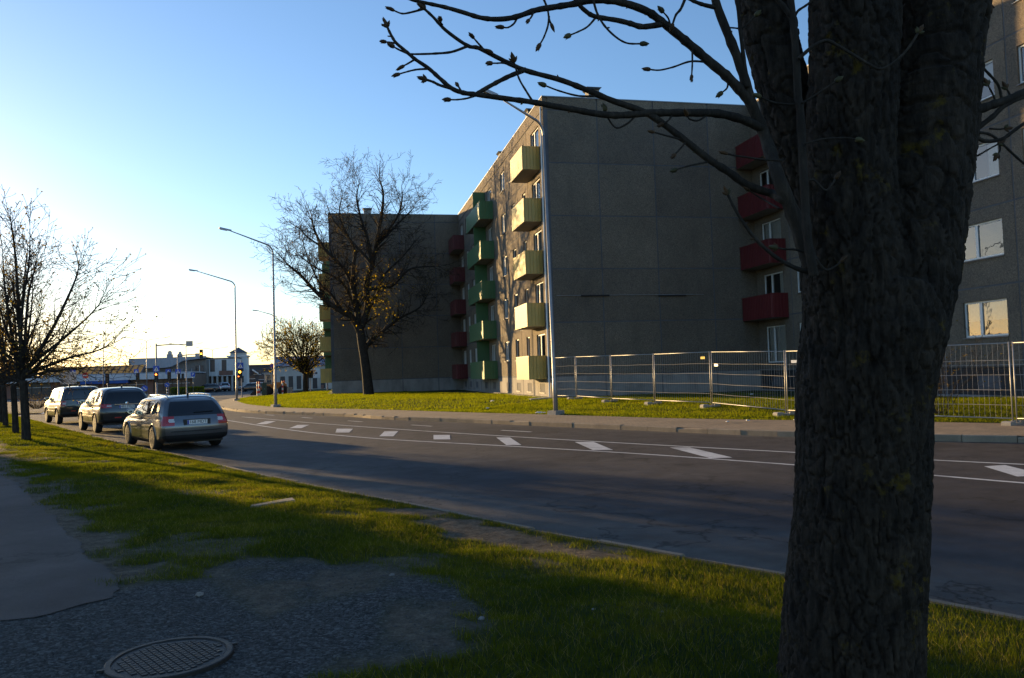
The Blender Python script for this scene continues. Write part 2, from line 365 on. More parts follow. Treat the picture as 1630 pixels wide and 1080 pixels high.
def bark(name, dark, light, lichen, disp=True):
    m, n, p, out = nmat(name); pos = _pos(n)
    pv = _pos(n, (1,1,.22))
    a = _noise(n, 26, 6, pv, .7); b = _noise(n, 4, 5, pos, .65); l = _noise(n, 5.5, 6, pos, .7)
    colr = _ramp(n, a.outputs[0], [(.30, dark), (.5, cmul(light, .5)), (.72, light)]).outputs[0]
    colr = _mix(n, 1.0, colr, _ramp(n, b.outputs[0], [(.3, (.6,.62,.66)), (.7, (1.3,1.28,1.22))]).outputs[0], 'MULTIPLY')
    if lichen: colr = _mix(n, _ramp(n, l.outputs[0], [(.60, (0,0,0)), (.68, (.8,.8,.8))]).outputs[0], colr, lichen)
    n.links.new(colr, p.inputs['Base Color']); p.inputs['Roughness'].default_value = .92; p.inputs['Specular IOR Level'].default_value = .2
    _bump(n, p, a.outputs[0], .9, .02); return m
MAT['bark'] = bark('chestnut_bark', (.008,.006,.005), (.062,.046,.034), (.11,.075,.008))
MAT['shoot'] = bark('young_bark', (.03,.024,.02), (.075,.06,.048), None)
MAT['barkfar'] = bark('far_bark', (.025,.019,.015), (.075,.06,.048), None)
MAT['bud'] = M('sticky_bud', (.075,.04,.018), .6, .3, 40, rand=.3, spec=.2)
MAT['bud_green'] = M('opening_bud', (.075,.066,.03), .6, .3, 40, rand=.25, spec=.2)
# ================================================================== GROUND
rng = np.random.default_rng(7); random.seed(7)
def mono(pts):
    """x as a smooth function of y through (x, y) points"""
    pts = sorted(pts, key=lambda p: p[1]); Y = np.array([p[1] for p in pts], float); X = np.array([p[0] for p in pts], float)
    h = np.diff(Y); d = np.diff(X)/h; m = np.zeros(len(Y)); m[0] = d[0]; m[-1] = d[-1]
    for i in range(1, len(Y)-1):
        if d[i-1]*d[i] > 0: m[i] = 2*d[i-1]*d[i]/(d[i-1]+d[i])
    def fn(y):
        y = np.asarray(y, float); i = np.clip(np.searchsorted(Y, y)-1, 0, len(h)-1)
        t = (y-Y[i])/h[i]; tt = np.clip(t, 0, 1)
        v = (2*tt**3-3*tt**2+1)*X[i] + (tt**3-2*tt**2+tt)*h[i]*m[i] + (-2*tt**3+3*tt**2)*X[i+1] + (tt**3-tt**2)*h[i]*m[i+1]
        return v + np.where(t > 1, (t-1)*h[i]*m[-1], 0) + np.where(t < 0, t*h[i]*m[0], 0)
    return fn
Nx = mono([(14,-12),(7.2,-1.5),(5.6,2),(4.40,4.43),(3.55,5.95),(2.06,8.5),(1.15,10.3),(.08,12.25),(-.9,14.1),(-1.98,16.25),(-3.75,20),(-6.0,24.4),(-9.9,32.8),(-17.2,48.7),(-23,61)])
Fx = mono([(44,-8),(30,1),(20,8.7),(15.3,12.3),(13.6,13.7),(12.35,14.9),(10.68,17.05),(8.4,21),(5.6,26.1),(4.69,27.8),(1.3,33.7),(.6,35.6),(-5.9,47.6),(-9.2,61),(-10.6,74),(-10.8,88)])
Wx = mono([(60,-8),(40,1),(26,8.7),(18,14.2),(16.3,16.2),(14.9,18),(12.74,20.6),(10.6,23.4),(7.55,29.0),(5.4,32.7),(1.55,40),(-3.7,48.6),(-7.5,62),(-9.6,78),(-9.3,84),(-6,88)])
def strip(name, ys, xa, xb, z, mat, nx=2, par=None):
    v = []; f = []
    for y in ys:
        a, b = float(xa(y)), float(xb(y))
        for k in range(nx): v.append((a+(b-a)*k/(nx-1), y, z))
    for i in range(len(ys)-1):
        for k in range(nx-1): f.append((i*nx+k, i*nx+k+1, (i+1)*nx+k+1, (i+1)*nx+k))
    return mesh_obj(name, v, f, mat, par)
g = structure(mesh_obj('ground', [(-3000,-3000,-.2),(3000,-3000,-.2),(3000,3000,-.2),(-3000,3000,-.2)], [(0,1,2,3)], MAT['far']))
v = [(-150,57,-.012),(70,57,-.012),(70,176,-.012),(-150,176,-.012)]
structure(mesh_obj('intersection', v, [(0,1,2,3)], MAT['asphalt']))
ys = np.concatenate([np.arange(-12, 20, .5), np.arange(20, 61.1, 1.0)])
road = structure(strip('road', ys, lambda y: Nx(y)-.02, lambda y: Fx(y)+.02, 0.0, MAT['asphalt'], 41))
rv = np.empty(len(road.data.vertices)*3, np.float32); road.data.vertices.foreach_get('co', rv); rv = rv.reshape(-1, 3)
kd = (rv[:,0]-Nx(rv[:,1]))*.9; fd_ = (Fx(rv[:,1])-rv[:,0])*.9; nzr = fbm(rv[:,0]*.8, rv[:,1]*.8, 41, 3)
dust = np.clip(sstep(2.6, .0, kd+nzr*1.6-.6)*.75*(.4+nzr), 0, .8) + np.clip(sstep(.8, 0, fd_+nzr*.6-.2), 0, 1)*.5      # road dust gathered along the kerbs
dat = road.data.attributes.new('dust', 'FLOAT', 'POINT'); dat.data.foreach_set('value', np.clip(dust, 0, 1).astype(np.float32))
# far pavement of paving bricks
ysw = np.concatenate([np.arange(-6, 20, .5), np.arange(20, 88.1, 1.0)])
pavement = structure(strip('pavement', ysw, lambda y: Fx(y)+.10, lambda y: Wx(y)+.05, .135, MAT['pavers'], 3))

def curve_pts(fn, y0, y1, step):
    yy = np.arange(y0, y1, .05); xx = fn(yy); s = np.concatenate([[0], np.cumsum(np.hypot(np.diff(xx), np.diff(yy)))])
    t = np.arange(0, s[-1], step); return np.interp(t, s, xx), np.interp(t, s, yy)
def kerb_row(fn, y0, y1, step, w, z0, z1, mat, parent, side, gap=.012):
    xs, yy = curve_pts(fn, y0, y1, step)
    for i in range(len(xs)-1):
        a = Vector((xs[i], yy[i], 0)); b = Vector((xs[i+1], yy[i+1], 0)); L = (b-a).length
        d = (b-a).normalized(); n = Vector((d.y, -d.x, 0))*side
        dz = random.uniform(-.008, .008); q = random.uniform(-.008, .008); c = .018
        # cross-section with a chamfered road edge; some stones are chipped at the end
        prof = [(0,z0),(0,z1-c+dz),(c,z1+dz),(w,z1+dz),(w,z0)]
        chip = random.random() < .25
        vs = []
        for e, pt in ((gap/2, a), (L-gap/2, a)):
            for k, (o, z) in enumerate(prof):
                cz = -.03 if chip and e > gap and k in (1,2) else 0
                co = .03 if chip and e > gap and k == 2 else 0
                p = pt + d*e + n*(o+q+co); vs.append((p.x, p.y, z+cz))
        m = mesh_obj('kerb_stone', vs, [(0,1,2,3,4),(9,8,7,6,5)]+[(k, 5+k, 5+(k+1) % 5, (k+1) % 5) for k in range(5)], mat, parent)
kerb_row(Fx, 2, 87.5, 1.0, .15, -.10, .14, MAT['kerb'], pavement, 1)

# ---- verge: strip of worn grass between road and footpath, and beyond it
PATH = mono([(1.2,-8),(-.2,0),(-1.35,4.6),(-1.66,6.21),(-2.15,7.35),(-2.92,9.02),(-4.05,11.6),(-5.25,14.06),(-7.3,18.5),(-11.4,28),(-19,45),(-25,57)])
def vz(x, y):
    d = Nx(y)-np.asarray(x)
    z = .045 + .19*sstep(0, 3.4, d) + .05*sstep(3.0, 6.0, d)
    z = z + (fbm(np.asarray(x)*.9, np.asarray(y)*.9, 3, 4)-.5)*.14*sstep(.1, 1.2, d)*(1-sstep(3.4, 4.4, d)) + (fbm(np.asarray(x)*6, np.asarray(y)*6, 11, 3)-.5)*.03*sstep(.05, .5, d)*(1-sstep(3.6, 4.4, d))
    # a low hump where the slab sticks out
    r = np.hypot(np.asarray(x)+.55, (np.asarray(y)-10.0)*.8); z = z + .10*np.exp(-(r/.7)**2)
    return z
GRAV = np.array([(-4.0,5.3),(-2.2,5.72),(-1.66,6.2),(-1.42,6.45),(-.82,6.5),(-.26,6.6),(.22,6.15),(.36,5.4),(.18,4.8),(0,4.5),(-.2,4.1),(-.45,3.5),(-.7,2.6),(-.6,1.0),(-5,1.0)])
DIRT = np.array([(-1.0,6.9),(-.3,7.1),(.5,6.6),(.75,5.7),(.5,4.6),(.0,4.3),(-.4,5.2),(-.9,6.1)])
SAND = np.array([(.35,10.6),(1.0,10.35),(1.6,9.0),(2.15,7.9),(2.55,6.9),(2.1,6.55),(1.5,7.4),(.95,8.9),(.5,9.8)])
def sdist(P, poly):
    """signed distance to a polygon, positive inside"""
    x, y = P[:,0], P[:,1]; n = len(poly); ins = np.zeros(len(P), bool); dm = np.full(len(P), 1e9)
    for i in range(n):
        ax, ay = poly[i]; bx, by = poly[(i+1) % n]
        c = ((ay > y) != (by > y)) & (x < (bx-ax)*(y-ay)/((by-ay) if by != ay else 1e-9)+ax); ins ^= c
        t = np.clip(((x-ax)*(bx-ax)+(y-ay)*(by-ay))/((bx-ax)**2+(by-ay)**2), 0, 1)
        dm = np.minimum(dm, np.hypot(x-ax-t*(bx-ax), y-ay-t*(by-ay)))
    return np.where(ins, dm, -dm)
def masks(P):
    x, y = P[:,0], P[:,1]; nz = (fbm(x*2.3, y*2.3, 21, 4)-.5)
    grav = sstep(-.12, .12, sdist(P, GRAV)+nz*.55)*(y < 6.75)
    dirt = sstep(-.15, .15, sdist(P, DIRT)+nz*.8)
    sand = sstep(-.15, .15, sdist(P, SAND)+nz*.9)
    dirt = dirt*sstep(.36, .56, fbm(x*1.7, y*1.7, 91, 3)); grav = np.maximum(grav, sstep(-.15, .15, sdist(P, DIRT)+nz*.8))*(1-.8*dirt)
    pe = x-PATH(y)                                             # metres right of the path edge
    edge = sstep(.75, .1, pe+nz*1.5)*(pe > -4) *(y < 40)
    patch = sstep(.66, .74, fbm(x*.9, y*.9, 33, 4))*.7
    k = Nx(y)-x; kerbdust = sstep(.22, .02, k+nz*.4)*.8
    bare = np.clip(np.maximum.reduce([dirt, sand, edge, patch, kerbdust]), 0, 1)
    return bare, grav
def grid_sheet(name, ys, offs, xfun, zfun, mat, sign, attr=False):
    X = []; Y = []
    for y in ys:
        b = float(xfun(y)); X.append(b + sign*offs); Y.append(np.full(len(offs), y))
    X = np.concatenate(X); Y = np.concatenate(Y); Z = zfun(X, Y); n = len(offs); m = len(ys)
    idx = np.arange(n*m).reshape(m, n)
    q = np.stack([idx[:-1,:-1], idx[:-1,1:], idx[1:,1:], idx[1:,:-1]], -1).reshape(-1, 4)
    if sign < 0: q = q[:, ::-1]
    o = mesh_np(name, np.stack([X, Y, Z], 1), q, mat, None, True, 4)
    if attr:
        ba, gr = masks(np.stack([X, Y], 1))
        for nm, a in (('bare', ba), ('gravel', gr)):
            at_ = o.data.attributes.new(nm, 'FLOAT', 'POINT'); at_.data.foreach_set('value', a.astype(np.float32))
    return o
offs = np.concatenate([np.arange(0, 7, .055), np.arange(7, 12, .5), [14, 20, 40, 80]])
ysv = np.concatenate([np.arange(-10, 2.5, .5), np.arange(2.5, 11, .055), np.arange(11, 20, .12), np.arange(20, 62, .5)])
verge = structure(grid_sheet('verge', ysv, offs, lambda y: Nx(y)-.06, vz, MAT['soil'], -1, True))
kerb_row(Nx, -3, 60.5, 1.0, .085, -.08, .055, MAT['kerb_near'], verge, -1, .008)
# footpath of asphalt with an uneven edge that ends in the gravel
yp = np.concatenate([np.arange(5.72, 16, .05), np.arange(16, 57, .3)]); v = []; f = []
for i, y in enumerate(yp):
    r = float(PATH(y)) + (fbm(y*2.1, 3.3, 5)-.5)*.30 + (fbm(y*11, 1.3, 15)-.5)*.09 + .05
    endc = max(0, 6.1-y)*1.4
    for k in range(6):
        x = r-endc - k*.56; yy = y + (.05*(r-x)*-1.0 if i < 12 else 0)
        v.append((x, yy, float(vz(np.array([x]), np.array([yy]))[0])+.007))
for i in range(len(yp)-1):
    for k in range(5): f.append((i*6+k, (i+1)*6+k, (i+1)*6+k+1, i*6+k+1))
structure(mesh_obj('footpath', v, f, MAT['asphalt_path'], None, True))

# ---- lawn in front of the flats
def lz(x, y):
    d = (np.asarray(x)-Wx(y))*.85
    return .12 + .32*sstep(0, 6.5, d) + (fbm(np.asarray(x)*.25, np.asarray(y)*.25, 9, 3)-.5)*.08*sstep(.4, 3, d)
lo = np.concatenate([[0,.15,.3,.5,.75], np.arange(1, 14, .5), [16, 20, 26, 40, 70]])
lawn = structure(grid_sheet('lawn', np.concatenate([np.arange(-4, 20, 1.0), np.arange(20, 88.1, 1.0)]), lo, Wx, lz, MAT['soil'], 1, False))
# a second strip of lawn across the side street
sv = [(-7,112,.1),(26,108,.1),(26,126,.12),(-6,126,.12)]
structure(mesh_obj('lawn', sv, [(0,1,2,3)], MAT['soil']))
# grey pavement along the side street
structure(mesh_obj('pavement', [(-6,88.2,.13),(40,88.2,.13),(40,90.6,.13),(-8.5,90.6,.13)], [(0,1,2,3)], MAT['pavers']))

# ---- painted lines on the road
def line_mark(name, pts, w, label):
    P = [Vector((*p, 0)) for p in pts]; v = []; f = []
    for i, p in enumerate(P):
        t = (P[min(i+1, len(P)-1)]-P[max(i-1, 0)]).normalized(); n = Vector((-t.y, t.x, 0))
        v += [(p.x+n.x*w/2, p.y+n.y*w/2, .0045), (p.x-n.x*w/2, p.y-n.y*w/2, .0045)]
    for i in range(len(P)-1): f.append((2*i+1, 2*i, 2*i+2, 2*i+3))
    o = mesh_obj(name, v, f, MAT['paint']); structure(o); return o
LO = mono([(10.3,7.6),(9.32,9.29),(8.74,10.56),(7.75,12.4),(6.1,15.3),(3.95,18.5),(.92,22.9),(-1.41,27.6),(-4.91,37),(-9.5,50)])
UP = mono([(12.6,8.8),(10.93,10.87),(10.06,12.13),(8.85,14.13),(6.9,17.26),(4.66,21.1),(1.9,26.2),(-1.2,32.5),(-5,41)])
yl = np.arange(7.6, 50, .5); line_mark('road_line', [(float(LO(y)), y) for y in yl], .11, '')
yu = np.arange(8.8, 41, .5); line_mark('road_line', [(float(UP(y)), y) for y in yu], .11, '')
for q in ([(7.07,16.32),(7.45,16.1),(7.33,13.95),(6.91,14.05)], [(5.61,18.78),(6.02,18.53),(5.79,16.44),(5.39,16.66)],
          [(4.1,21.23),(4.44,21.01),(4.23,18.69),(3.89,18.89)], [(2.59,23.2),(3.04,22.91),(2.84,21.35),(2.41,21.63)],
          [(1.29,25.78),(1.71,25.48),(1.43,23.46),(1.03,23.72)], [(-.24,28.16),(.31,27.76),(.17,25.95),(-.27,26.25)],
          [(10.22,10.94),(10.62,10.93),(10.18,9.72),(9.74,9.82)], [(-1.75,31.6),(-1.3,31.3),(-1.5,29.4),(-1.95,29.7)], [(-3.3,35.5),(-2.85,35.2),(-3.05,33.1),(-3.5,33.4)]):
    structure(mesh_obj('road_marking', [(x, y, .0048) for x, y in q], [(3,2,1,0)], MAT['paint']))
# upper lane dashes
for y in np.arange(18, 44, 4.6):
    a = [(float(UP(yy))+1.6, yy) for yy in np.arange(y, y+1.5, .4)]
    if y > 22: line_mark('road_line', a, .12, '')
# stop line and crossing at the lights
for k in range(9): structure(mesh_obj('crossing_stripe', [(-21+k*1.15,58,.0052),(-20.4+k*1.15,58,.0052),(-21.2+k*1.15,61,.0052),(-21.8+k*1.15,61,.0052)], [(0,1,2,3)], MAT['paint']))

# ---- grass blades
def blades(name, n, sampler, zfun, h0, h1, wd, mat, parent=None, lean=.6, clump=True):
    P = sampler(n); n = len(P)
    z = zfun(P[:,0], P[:,1]); h = rng.uniform(h0, h1, n)
    if clump: h = h*(.55+1.0*fbm(P[:,0]*1.6, P[:,1]*1.6, 51, 3))
    a = rng.uniform(0, 2*np.pi, n); la = rng.uniform(0, 2*np.pi, n); ll = rng.uniform(.1, lean, n)*h
    dx, dy = np.cos(a)*wd*.5, np.sin(a)*wd*.5
    v = np.empty((n, 3, 3)); v[:,0] = np.stack([P[:,0]-dx, P[:,1]-dy, z-.006], 1); v[:,1] = np.stack([P[:,0]+dx, P[:,1]+dy, z-.006], 1)
    v[:,2] = np.stack([P[:,0]+np.cos(la)*ll, P[:,1]+np.sin(la)*ll, z+h], 1)
    return stuff(mesh_np(name, v.reshape(-1, 3), np.arange(n*3).reshape(-1, 3), mat, parent))
def verge_sampler(y0, y1, d1, thin=0.0):
    def s(n):
        y = rng.uniform(y0, y1, n*2); d = rng.uniform(.06, d1, n*2); x = Nx(y)-.06-d
        P = np.stack([x, y], 1); ba, gr = masks(P); cov = np.clip(1-ba-gr, 0, 1)
        keep = rng.random(n*2) < np.clip(cov*1.15-.1, 0, 1)*(.45+.9*fbm(x*1.3, y*1.3, 77, 3))
        keep &= (x > PATH(y)-.12)
        return P[keep][:n]
    return s
G1 = blades('grass', 190000, verge_sampler(2.6, 10.5, 5.2), vz, .016, .048, .0045, MAT['grass'])
tag(G1, 'short worn grass on the verge nearest the chestnut trunk', 'grass')
G2 = blades('grass', 120000, verge_sampler(10.5, 22, 5.0), vz, .024, .055, .008, MAT['grass'])
tag(G2, 'sunlit grass on the verge beside the kerb of the silver estate car', 'grass')
G3 = blades('grass', 70000, verge_sampler(22, 58, 5.0), vz, .035, .07, .016, MAT['grass'])
tag(G3, 'grass under the row of young street trees', 'grass')
G4 = blades('grass', 20000, verge_sampler(2.6, 14, 5.2), vz, .02, .06, .004, MAT['dry'], None, 1.6)
tag(G4, 'dry straw blades scattered through the near verge', 'grass')
def lawn_sampler(y0, y1, w_):
    def s(n):
        y = rng.uniform(y0, y1, n); x = Wx(y)+.06+rng.uniform(0, w_, n)
        ok = ~((x > 10.1) & (y > 37.6)) & ~((x > 21.5)) & ~((x > -1) & (y > 67.1))
        ok &= rng.random(n) < (.5+.9*fbm(x*.8, y*.8, 88, 3))
        return np.stack([x, y], 1)[ok]
    return s
G5 = blades('grass', 150000, lawn_sampler(13, 36, 10.0), lz, .04, .085, .014, MAT['lawn']); tag(G5, 'mown lawn behind the mesh fence panels', 'grass')
G6 = blades('grass', 150000, lawn_sampler(32, 88, 13.5), lz, .05, .09, .026, MAT['lawn']); tag(G6, 'bright lawn strip in front of the flats further down the street', 'grass')

# ---- gravel: loose stones in the patch by the manhole
def pebbles(name, n, sampler, r0, r1, mat):
    P = sampler(n); n = len(P); z = vz(P[:,0], P[:,1]); r = rng.uniform(r0, r1, n)**1.0
    base = np.array([(1,0,0),(-1,0,0),(0,1,0),(0,-1,0),(0,0,1),(0,0,-1)], float)
    tri = np.array([(0,2,4),(2,1,4),(1,3,4),(3,0,4),(2,0,5),(1,2,5),(3,1,5),(0,3,5)])
    a = rng.uniform(0, 2*np.pi, n); c, s_ = np.cos(a), np.sin(a)
    sc_ = np.stack([rng.uniform(.7, 1.4, n), rng.uniform(.6, 1.1, n), rng.uniform(.4, .8, n)], 1)
    b = base[None]*sc_[:,None]*r[:,None,None] + rng.normal(0, .12, (n, 6, 3))*r[:,None,None]
    bx = b[:,:,0]*c[:,None]-b[:,:,1]*s_[:,None]; by = b[:,:,0]*s_[:,None]+b[:,:,1]*c[:,None]
    v = np.stack([bx+P[:,0,None], by+P[:,1,None], b[:,:,2]+z[:,None]+r[:,None]*.15], -1)
    t = tri[None]+(np.arange(n)*6)[:,None,None]
    return stuff(mesh_np(name, v.reshape(-1, 3), t.reshape(-1, 3), mat))
def grav_sampler(n):
    P = np.stack([rng.uniform(-3.2, .7, n*3), rng.uniform(2.6, 7.1, n*3)], 1); ba, gr = masks(P)
    return P[(rng.random(n*3) < np.maximum(gr, ba*.35)) & ~(np.hypot(P[:,0]+.95, P[:,1]-4.63) < .36)][:n]
tag(pebbles('gravel', 14000, grav_sampler, .003, .010, MAT['gravelstone']), 'loose grey gravel spread around the round manhole cover', 'gravel')
def crumb_sampler(n):
    y = rng.uniform(3, 22, n); x = Nx(y)-rng.uniform(-.5, 4.6, n); P = np.stack([x, y], 1); ba, gr = masks(P)
    return P[rng.random(n) < ba+.1]
tag(pebbles('gravel', 2500, crumb_sampler, .003, .009, MAT['gravelstone']), 'crumbs of stone along the sandy kerb edge and bare patches', 'gravel')

# ---- manhole cover
mh = thing('manhole_cover', 'round cast iron manhole cover with a grid pattern lying in the gravel', 'manhole', (-.95, 4.63, float(vz(np.array([-.95]), np.array([4.63]))[0])+.004))
MB().lathe([(.325,-.05),(.325,.012),(.318,.016),(.292,.016),(.288,.008)], 48).build('rim', MAT['rust'], mh, False)
MB().lathe([(.286,-.03),(.286,.006),(.280,.009)], 48).build('lid', MAT['rust'], mh, False)
m = MB(); c, s_ = math.cos(R(30)), math.sin(R(30))
for i in range(-7, 8):
    for j in range(-7, 8):
        x, y = i*.037, j*.037 + (.018 if i % 2 else 0)
        if math.hypot(x, y) < .262:
            P = [(x+a, y+b) for a, b in ((-.014,-.014),(.014,-.014),(.014,.014),(-.014,.014))]
            P = [(c*a-s_*b, s_*a+c*b) for a, b in P]
            m.add([(*p, .009) for p in P]+[(*p, .0135) for p in P], [(4,5,6,7),(0,1,5,4),(1,2,6,5),(2,3,7,6),(3,0,4,7)])
m.build('tread_studs', MAT['rust'], mh)
for a in (200, 20): MB((0,0,0)).box(-.02,.02,-.012,.012,0,.012).build('lug', MAT['rust'], mh).location = (.335*math.cos(R(a)), .335*math.sin(R(a)), .004)
# ---- slab sticking out of the grass
sp = Vector((-.92, 10.4, float(vz(np.array([-.9]), np.array([10.4]))[0])))
o = MB().hexa([(-.28,-.17,-.06),(.27,-.22,-.06),(.30,.17,-.06),(-.22,.20,-.06),(-.27,-.16,.02),(.26,-.21,.012),(.29,.16,.03),(-.21,.19,.03)]).build('stone_slab', MAT['stone'])
o.location = sp; o.rotation_euler = (R(-7), R(-4), R(14)); tag(o, 'flat pale broken concrete slab sticking out of the grass verge', 'slab')
# ---- stones and scraps of paper
def lump(name, loc, r, mat, label, cat, group, flat=.6):
    bm = bmesh.new(); bmesh.ops.create_icosphere(bm, subdivisions=2, radius=r)
    for q in bm.verts:
        k = 1+random.uniform(-.25, .25); q.co = Vector((q.co.x*k*1.2, q.co.y*k, q.co.z*k*flat))
    me = bpy.data.meshes.new(name); bm.to_mesh(me); bm.free(); me.materials.append(mat)
    o = bpy.data.objects.new(name, me); col.objects.link(o); o.location = loc; o.rotation_euler = (0,0,random.uniform(0,6)); return tag(o, label, cat, group)
for px, py, r, lab in [(624,916,.022,'pale stone at the edge of the bare earth patch'),(767,990,.02,'whitish stone lying in dark grass left of the chestnut trunk'),(318,958,.03,'grey stone on the gravel below the sandy patch'),
                       (945,973,.012,'tiny pebble in the grass close to the chestnut trunk'),(1053,973,.014,'small stone in the grass just left of the chestnut trunk'),(420,788,.025,'chip of stone beside the flat concrete slab')]:
    p = gp(px, py, .22); p.z = float(vz(np.array([p.x]), np.array([p.y]))[0])+r*.3
    lump('stone', p, r, MAT['stone'], lab, 'stone', 'stones on the verge')
for px, py, r, lab in [(784,643,.10,'white paper scrap on the lawn before the flats, nearest the green balconies'),(776,649,.09,'flattened paper scrap on the lawn left of the tall lamp post'),(858,654,.13,'crumpled white litter beside the tall lamp post foot'),
                       (866,654,.07,'small bit of litter touching the crumpled white litter'),(1197,636,.07,'white scrap inside the mesh fence'),(1190,665,.05,'paper scrap at the pavement edge below the mesh fence'),(1158,667,.05,'tiny white scrap on the lawn edge below the fence'),(1266,664,.05,'scrap of paper on the lawn just left of the trunk')]:
    p = gp(px, py, .25); p.z = float(lz(np.array([p.x]), np.array([p.y]))[0])+.05
    lump('litter', p, r, MAT['litter'], lab, 'litter', 'scraps of litter on the lawn', .35)
# ================================================================== BLOCKS OF FLATS
XA, XB, XC, YB, YC, YE = 21.62, 10.17, -.90, 37.67, 67.2, 96.7
GZ, PLH, FH, NFL, PAR = .44, 1.08, 2.7, 5, .65
Z0 = GZ+PLH; ZT = Z0+NFL*FH
wincache = {}
def win_parts(wd, ht, two):
    """window seen from outside (facing -X), origin at its lower centre on the wall face"""
    key = (round(wd, 2), round(ht, 2), two)
    if key in wincache: return wincache[key]
    fr = MB(); t = .065; x0, x1 = .075, .145
    fr.box(x0, x1, -wd/2, wd/2, 0, t).box(x0, x1, -wd/2, wd/2, ht-t, ht)
    fr.box(x0, x1, -wd/2, -wd/2+t, t, ht-t).box(x0, x1, wd/2-t, wd/2, t, ht-t)
    cuts = []
    if two: c = wd*.12; fr.box(x0-.004, x1, c-.055, c+.055, t, ht-t); cuts = [(-wd/2+t, c-.055), (c+.055, wd/2-t)]
    else: cuts = [(-wd/2+t, wd/2-t)]
    panes = []
    for a, b in cuts: panes.append(MB().add([(.11,a,t),(.11,b,t),(.11,b,ht-t),(.11,a,ht-t)], [(3,2,1,0)]))
    sill = MB().hexa([(-.06,-wd/2-.03,-.045),(.08,-wd/2-.03,-.03),(.08,wd/2+.03,-.03),(-.06,wd/2+.03,-.045),(-.06,-wd/2-.03,-.025),(.08,-wd/2-.03,.0),(.08,wd/2+.03,.0),(-.06,wd/2+.03,-.025)])
    # curtain with folds behind the glass
    def cur(a, b, bot):
        n = 14; v = []; f = []
        for i in range(n+1):
            y = a+(b-a)*i/n; x = .19+.018*math.sin(i*2.4); v += [(x, y, bot), (x, y, ht-.05)]
        for i in range(n): f.append((2*i+1, 2*i+3, 2*i+2, 2*i))
        return MB().add(v, f)
    cs = [cur(-wd/2+.03, wd/2-.03, .04), cur(-wd/2+.03, -wd/2+wd*.33, .04), cur(wd/2-wd*.33, wd/2-.03, .04), cur(-wd/2+.03, wd/2-.03, ht*.45)]
    P = dict(frame=fr, panes=panes, sill=sill, cur=cs); D = {}
    def md(nm, mb, mat):
        me = bpy.data.meshes.new(nm); me.from_pydata(mb.v, [], mb.f); me.materials.append(mat); return me
    D['frame'] = md('window', fr, MAT['upvc']); D['panes'] = [md('pane', q, MAT['glass']) for q in panes]
    D['sill'] = md('sill', sill, MAT['tin']); D['cur'] = [md('curtain', q, MAT['curtain']) for q in cs]
    wincache[key] = D; return D
def lk(name, me, parent, loc=(0,0,0)):
    o = bpy.data.objects.new(name, me); col.objects.link(o); o.parent = parent; o.location = loc; return o
def add_window(b, org, X, yc, z, wd, ht, two, cur=None):
    D = win_parts(wd, ht, two); w_ = lk('window', D['frame'], b, (X-org.x, yc-org.y, z-org.z))
    for p in D['panes']: lk('pane', p, w_)
    lk('sill', D['sill'], w_)
    if cur is not None: lk('curtain', D['cur'][cur], w_)
    return w_
def wall_with_holes(X, th, y0, y1, z0, z1, holes, org):
    """panel of one bay and storey, with its window openings cut out"""
    m = MB(org); ys = y0
    for (a, b, c, d) in sorted(holes):
        m.box(X, X+th, ys, a, z0, z1); m.box(X, X+th, a, b, z0, c); m.box(X, X+th, a, b, d, z1); ys = b
    m.box(X, X+th, ys, y1, z0, z1); return m
balc = {}
def balcony_mesh(W_, D_, cname, left_end=True):
    """cladding of upright ribs round three sides + slab + cap rail; origin at wall, near end, floor level"""
    key = (round(W_, 2), D_, cname)
    if key in balc: return balc[key]
    path = [(0,0), (-D_,0), (-D_,W_), (0,W_)]; zb, zt = -.15, 1.02
    def rib_run(p, q, nrm):
        L = math.dist(p, q); n = max(4, int(L/.155)); out = []
        for i in range(n):
            a, b = i/n, (i+1)/n
            for t, o in ((a+.0*(b-a), 0), (a+.05*(b-a), .028), (a+.74*(b-a), .028), (a+.80*(b-a), 0)):
                out.append((p[0]+(q[0]-p[0])*t+nrm[0]*o, p[1]+(q[1]-p[1])*t+nrm[1]*o))
        out.append(q); return out
    m = MB()
    for p, q, nr in ((path[0], path[1], (0,-1)), (path[1], path[2], (-1,0)), (path[2], path[3], (0,1))):
        pts = rib_run(p, q, nr); v = []
        for x, y in pts: v += [(x, y, zb), (x, y, zt)]
        m.add(v, [(2*i, 2*i+2, 2*i+3, 2*i+1) for i in range(len(pts)-1)])
    rail = MB(); r = .03
    rail.box(-D_-.03, .0, -.035, .02, zt, zt+.035).box(-D_-.03, -D_+.025, .02, W_-.02, zt, zt+.035).box(-D_-.03, 0, W_-.02, W_+.035, zt, zt+.035)
    sl = MB().box(-D_+.01, 0, .01, W_-.01, -.15, -.01)
    inn = MB().box(-D_+.02, -D_+.05, .02, W_-.02, 0, zt-.02)
    D = {}
    for nm, mb, mt in (('cladding', m, MAT[cname]), ('cap_rail', rail, MAT[cname]), ('slab', sl, MAT['slab']), ('inner_board', inn, MAT['plinth'])):
        me = bpy.data.meshes.new(nm); me.from_pydata(mb.v, [], mb.f); me.materials.append(mt); D[nm] = me
    balc[key] = D; return D
def add_balcony(b, org, X, y0, y1, zf, cname, D_=.9):
    D = balcony_mesh(y1-y0, D_, cname)
    o = lk('balcony', D['slab'], b, (X-org.x, y0-org.y, zf-org.z))
    for k in ('cladding', 'cap_rail', 'inner_board'): lk(k, D[k], o)
    return o
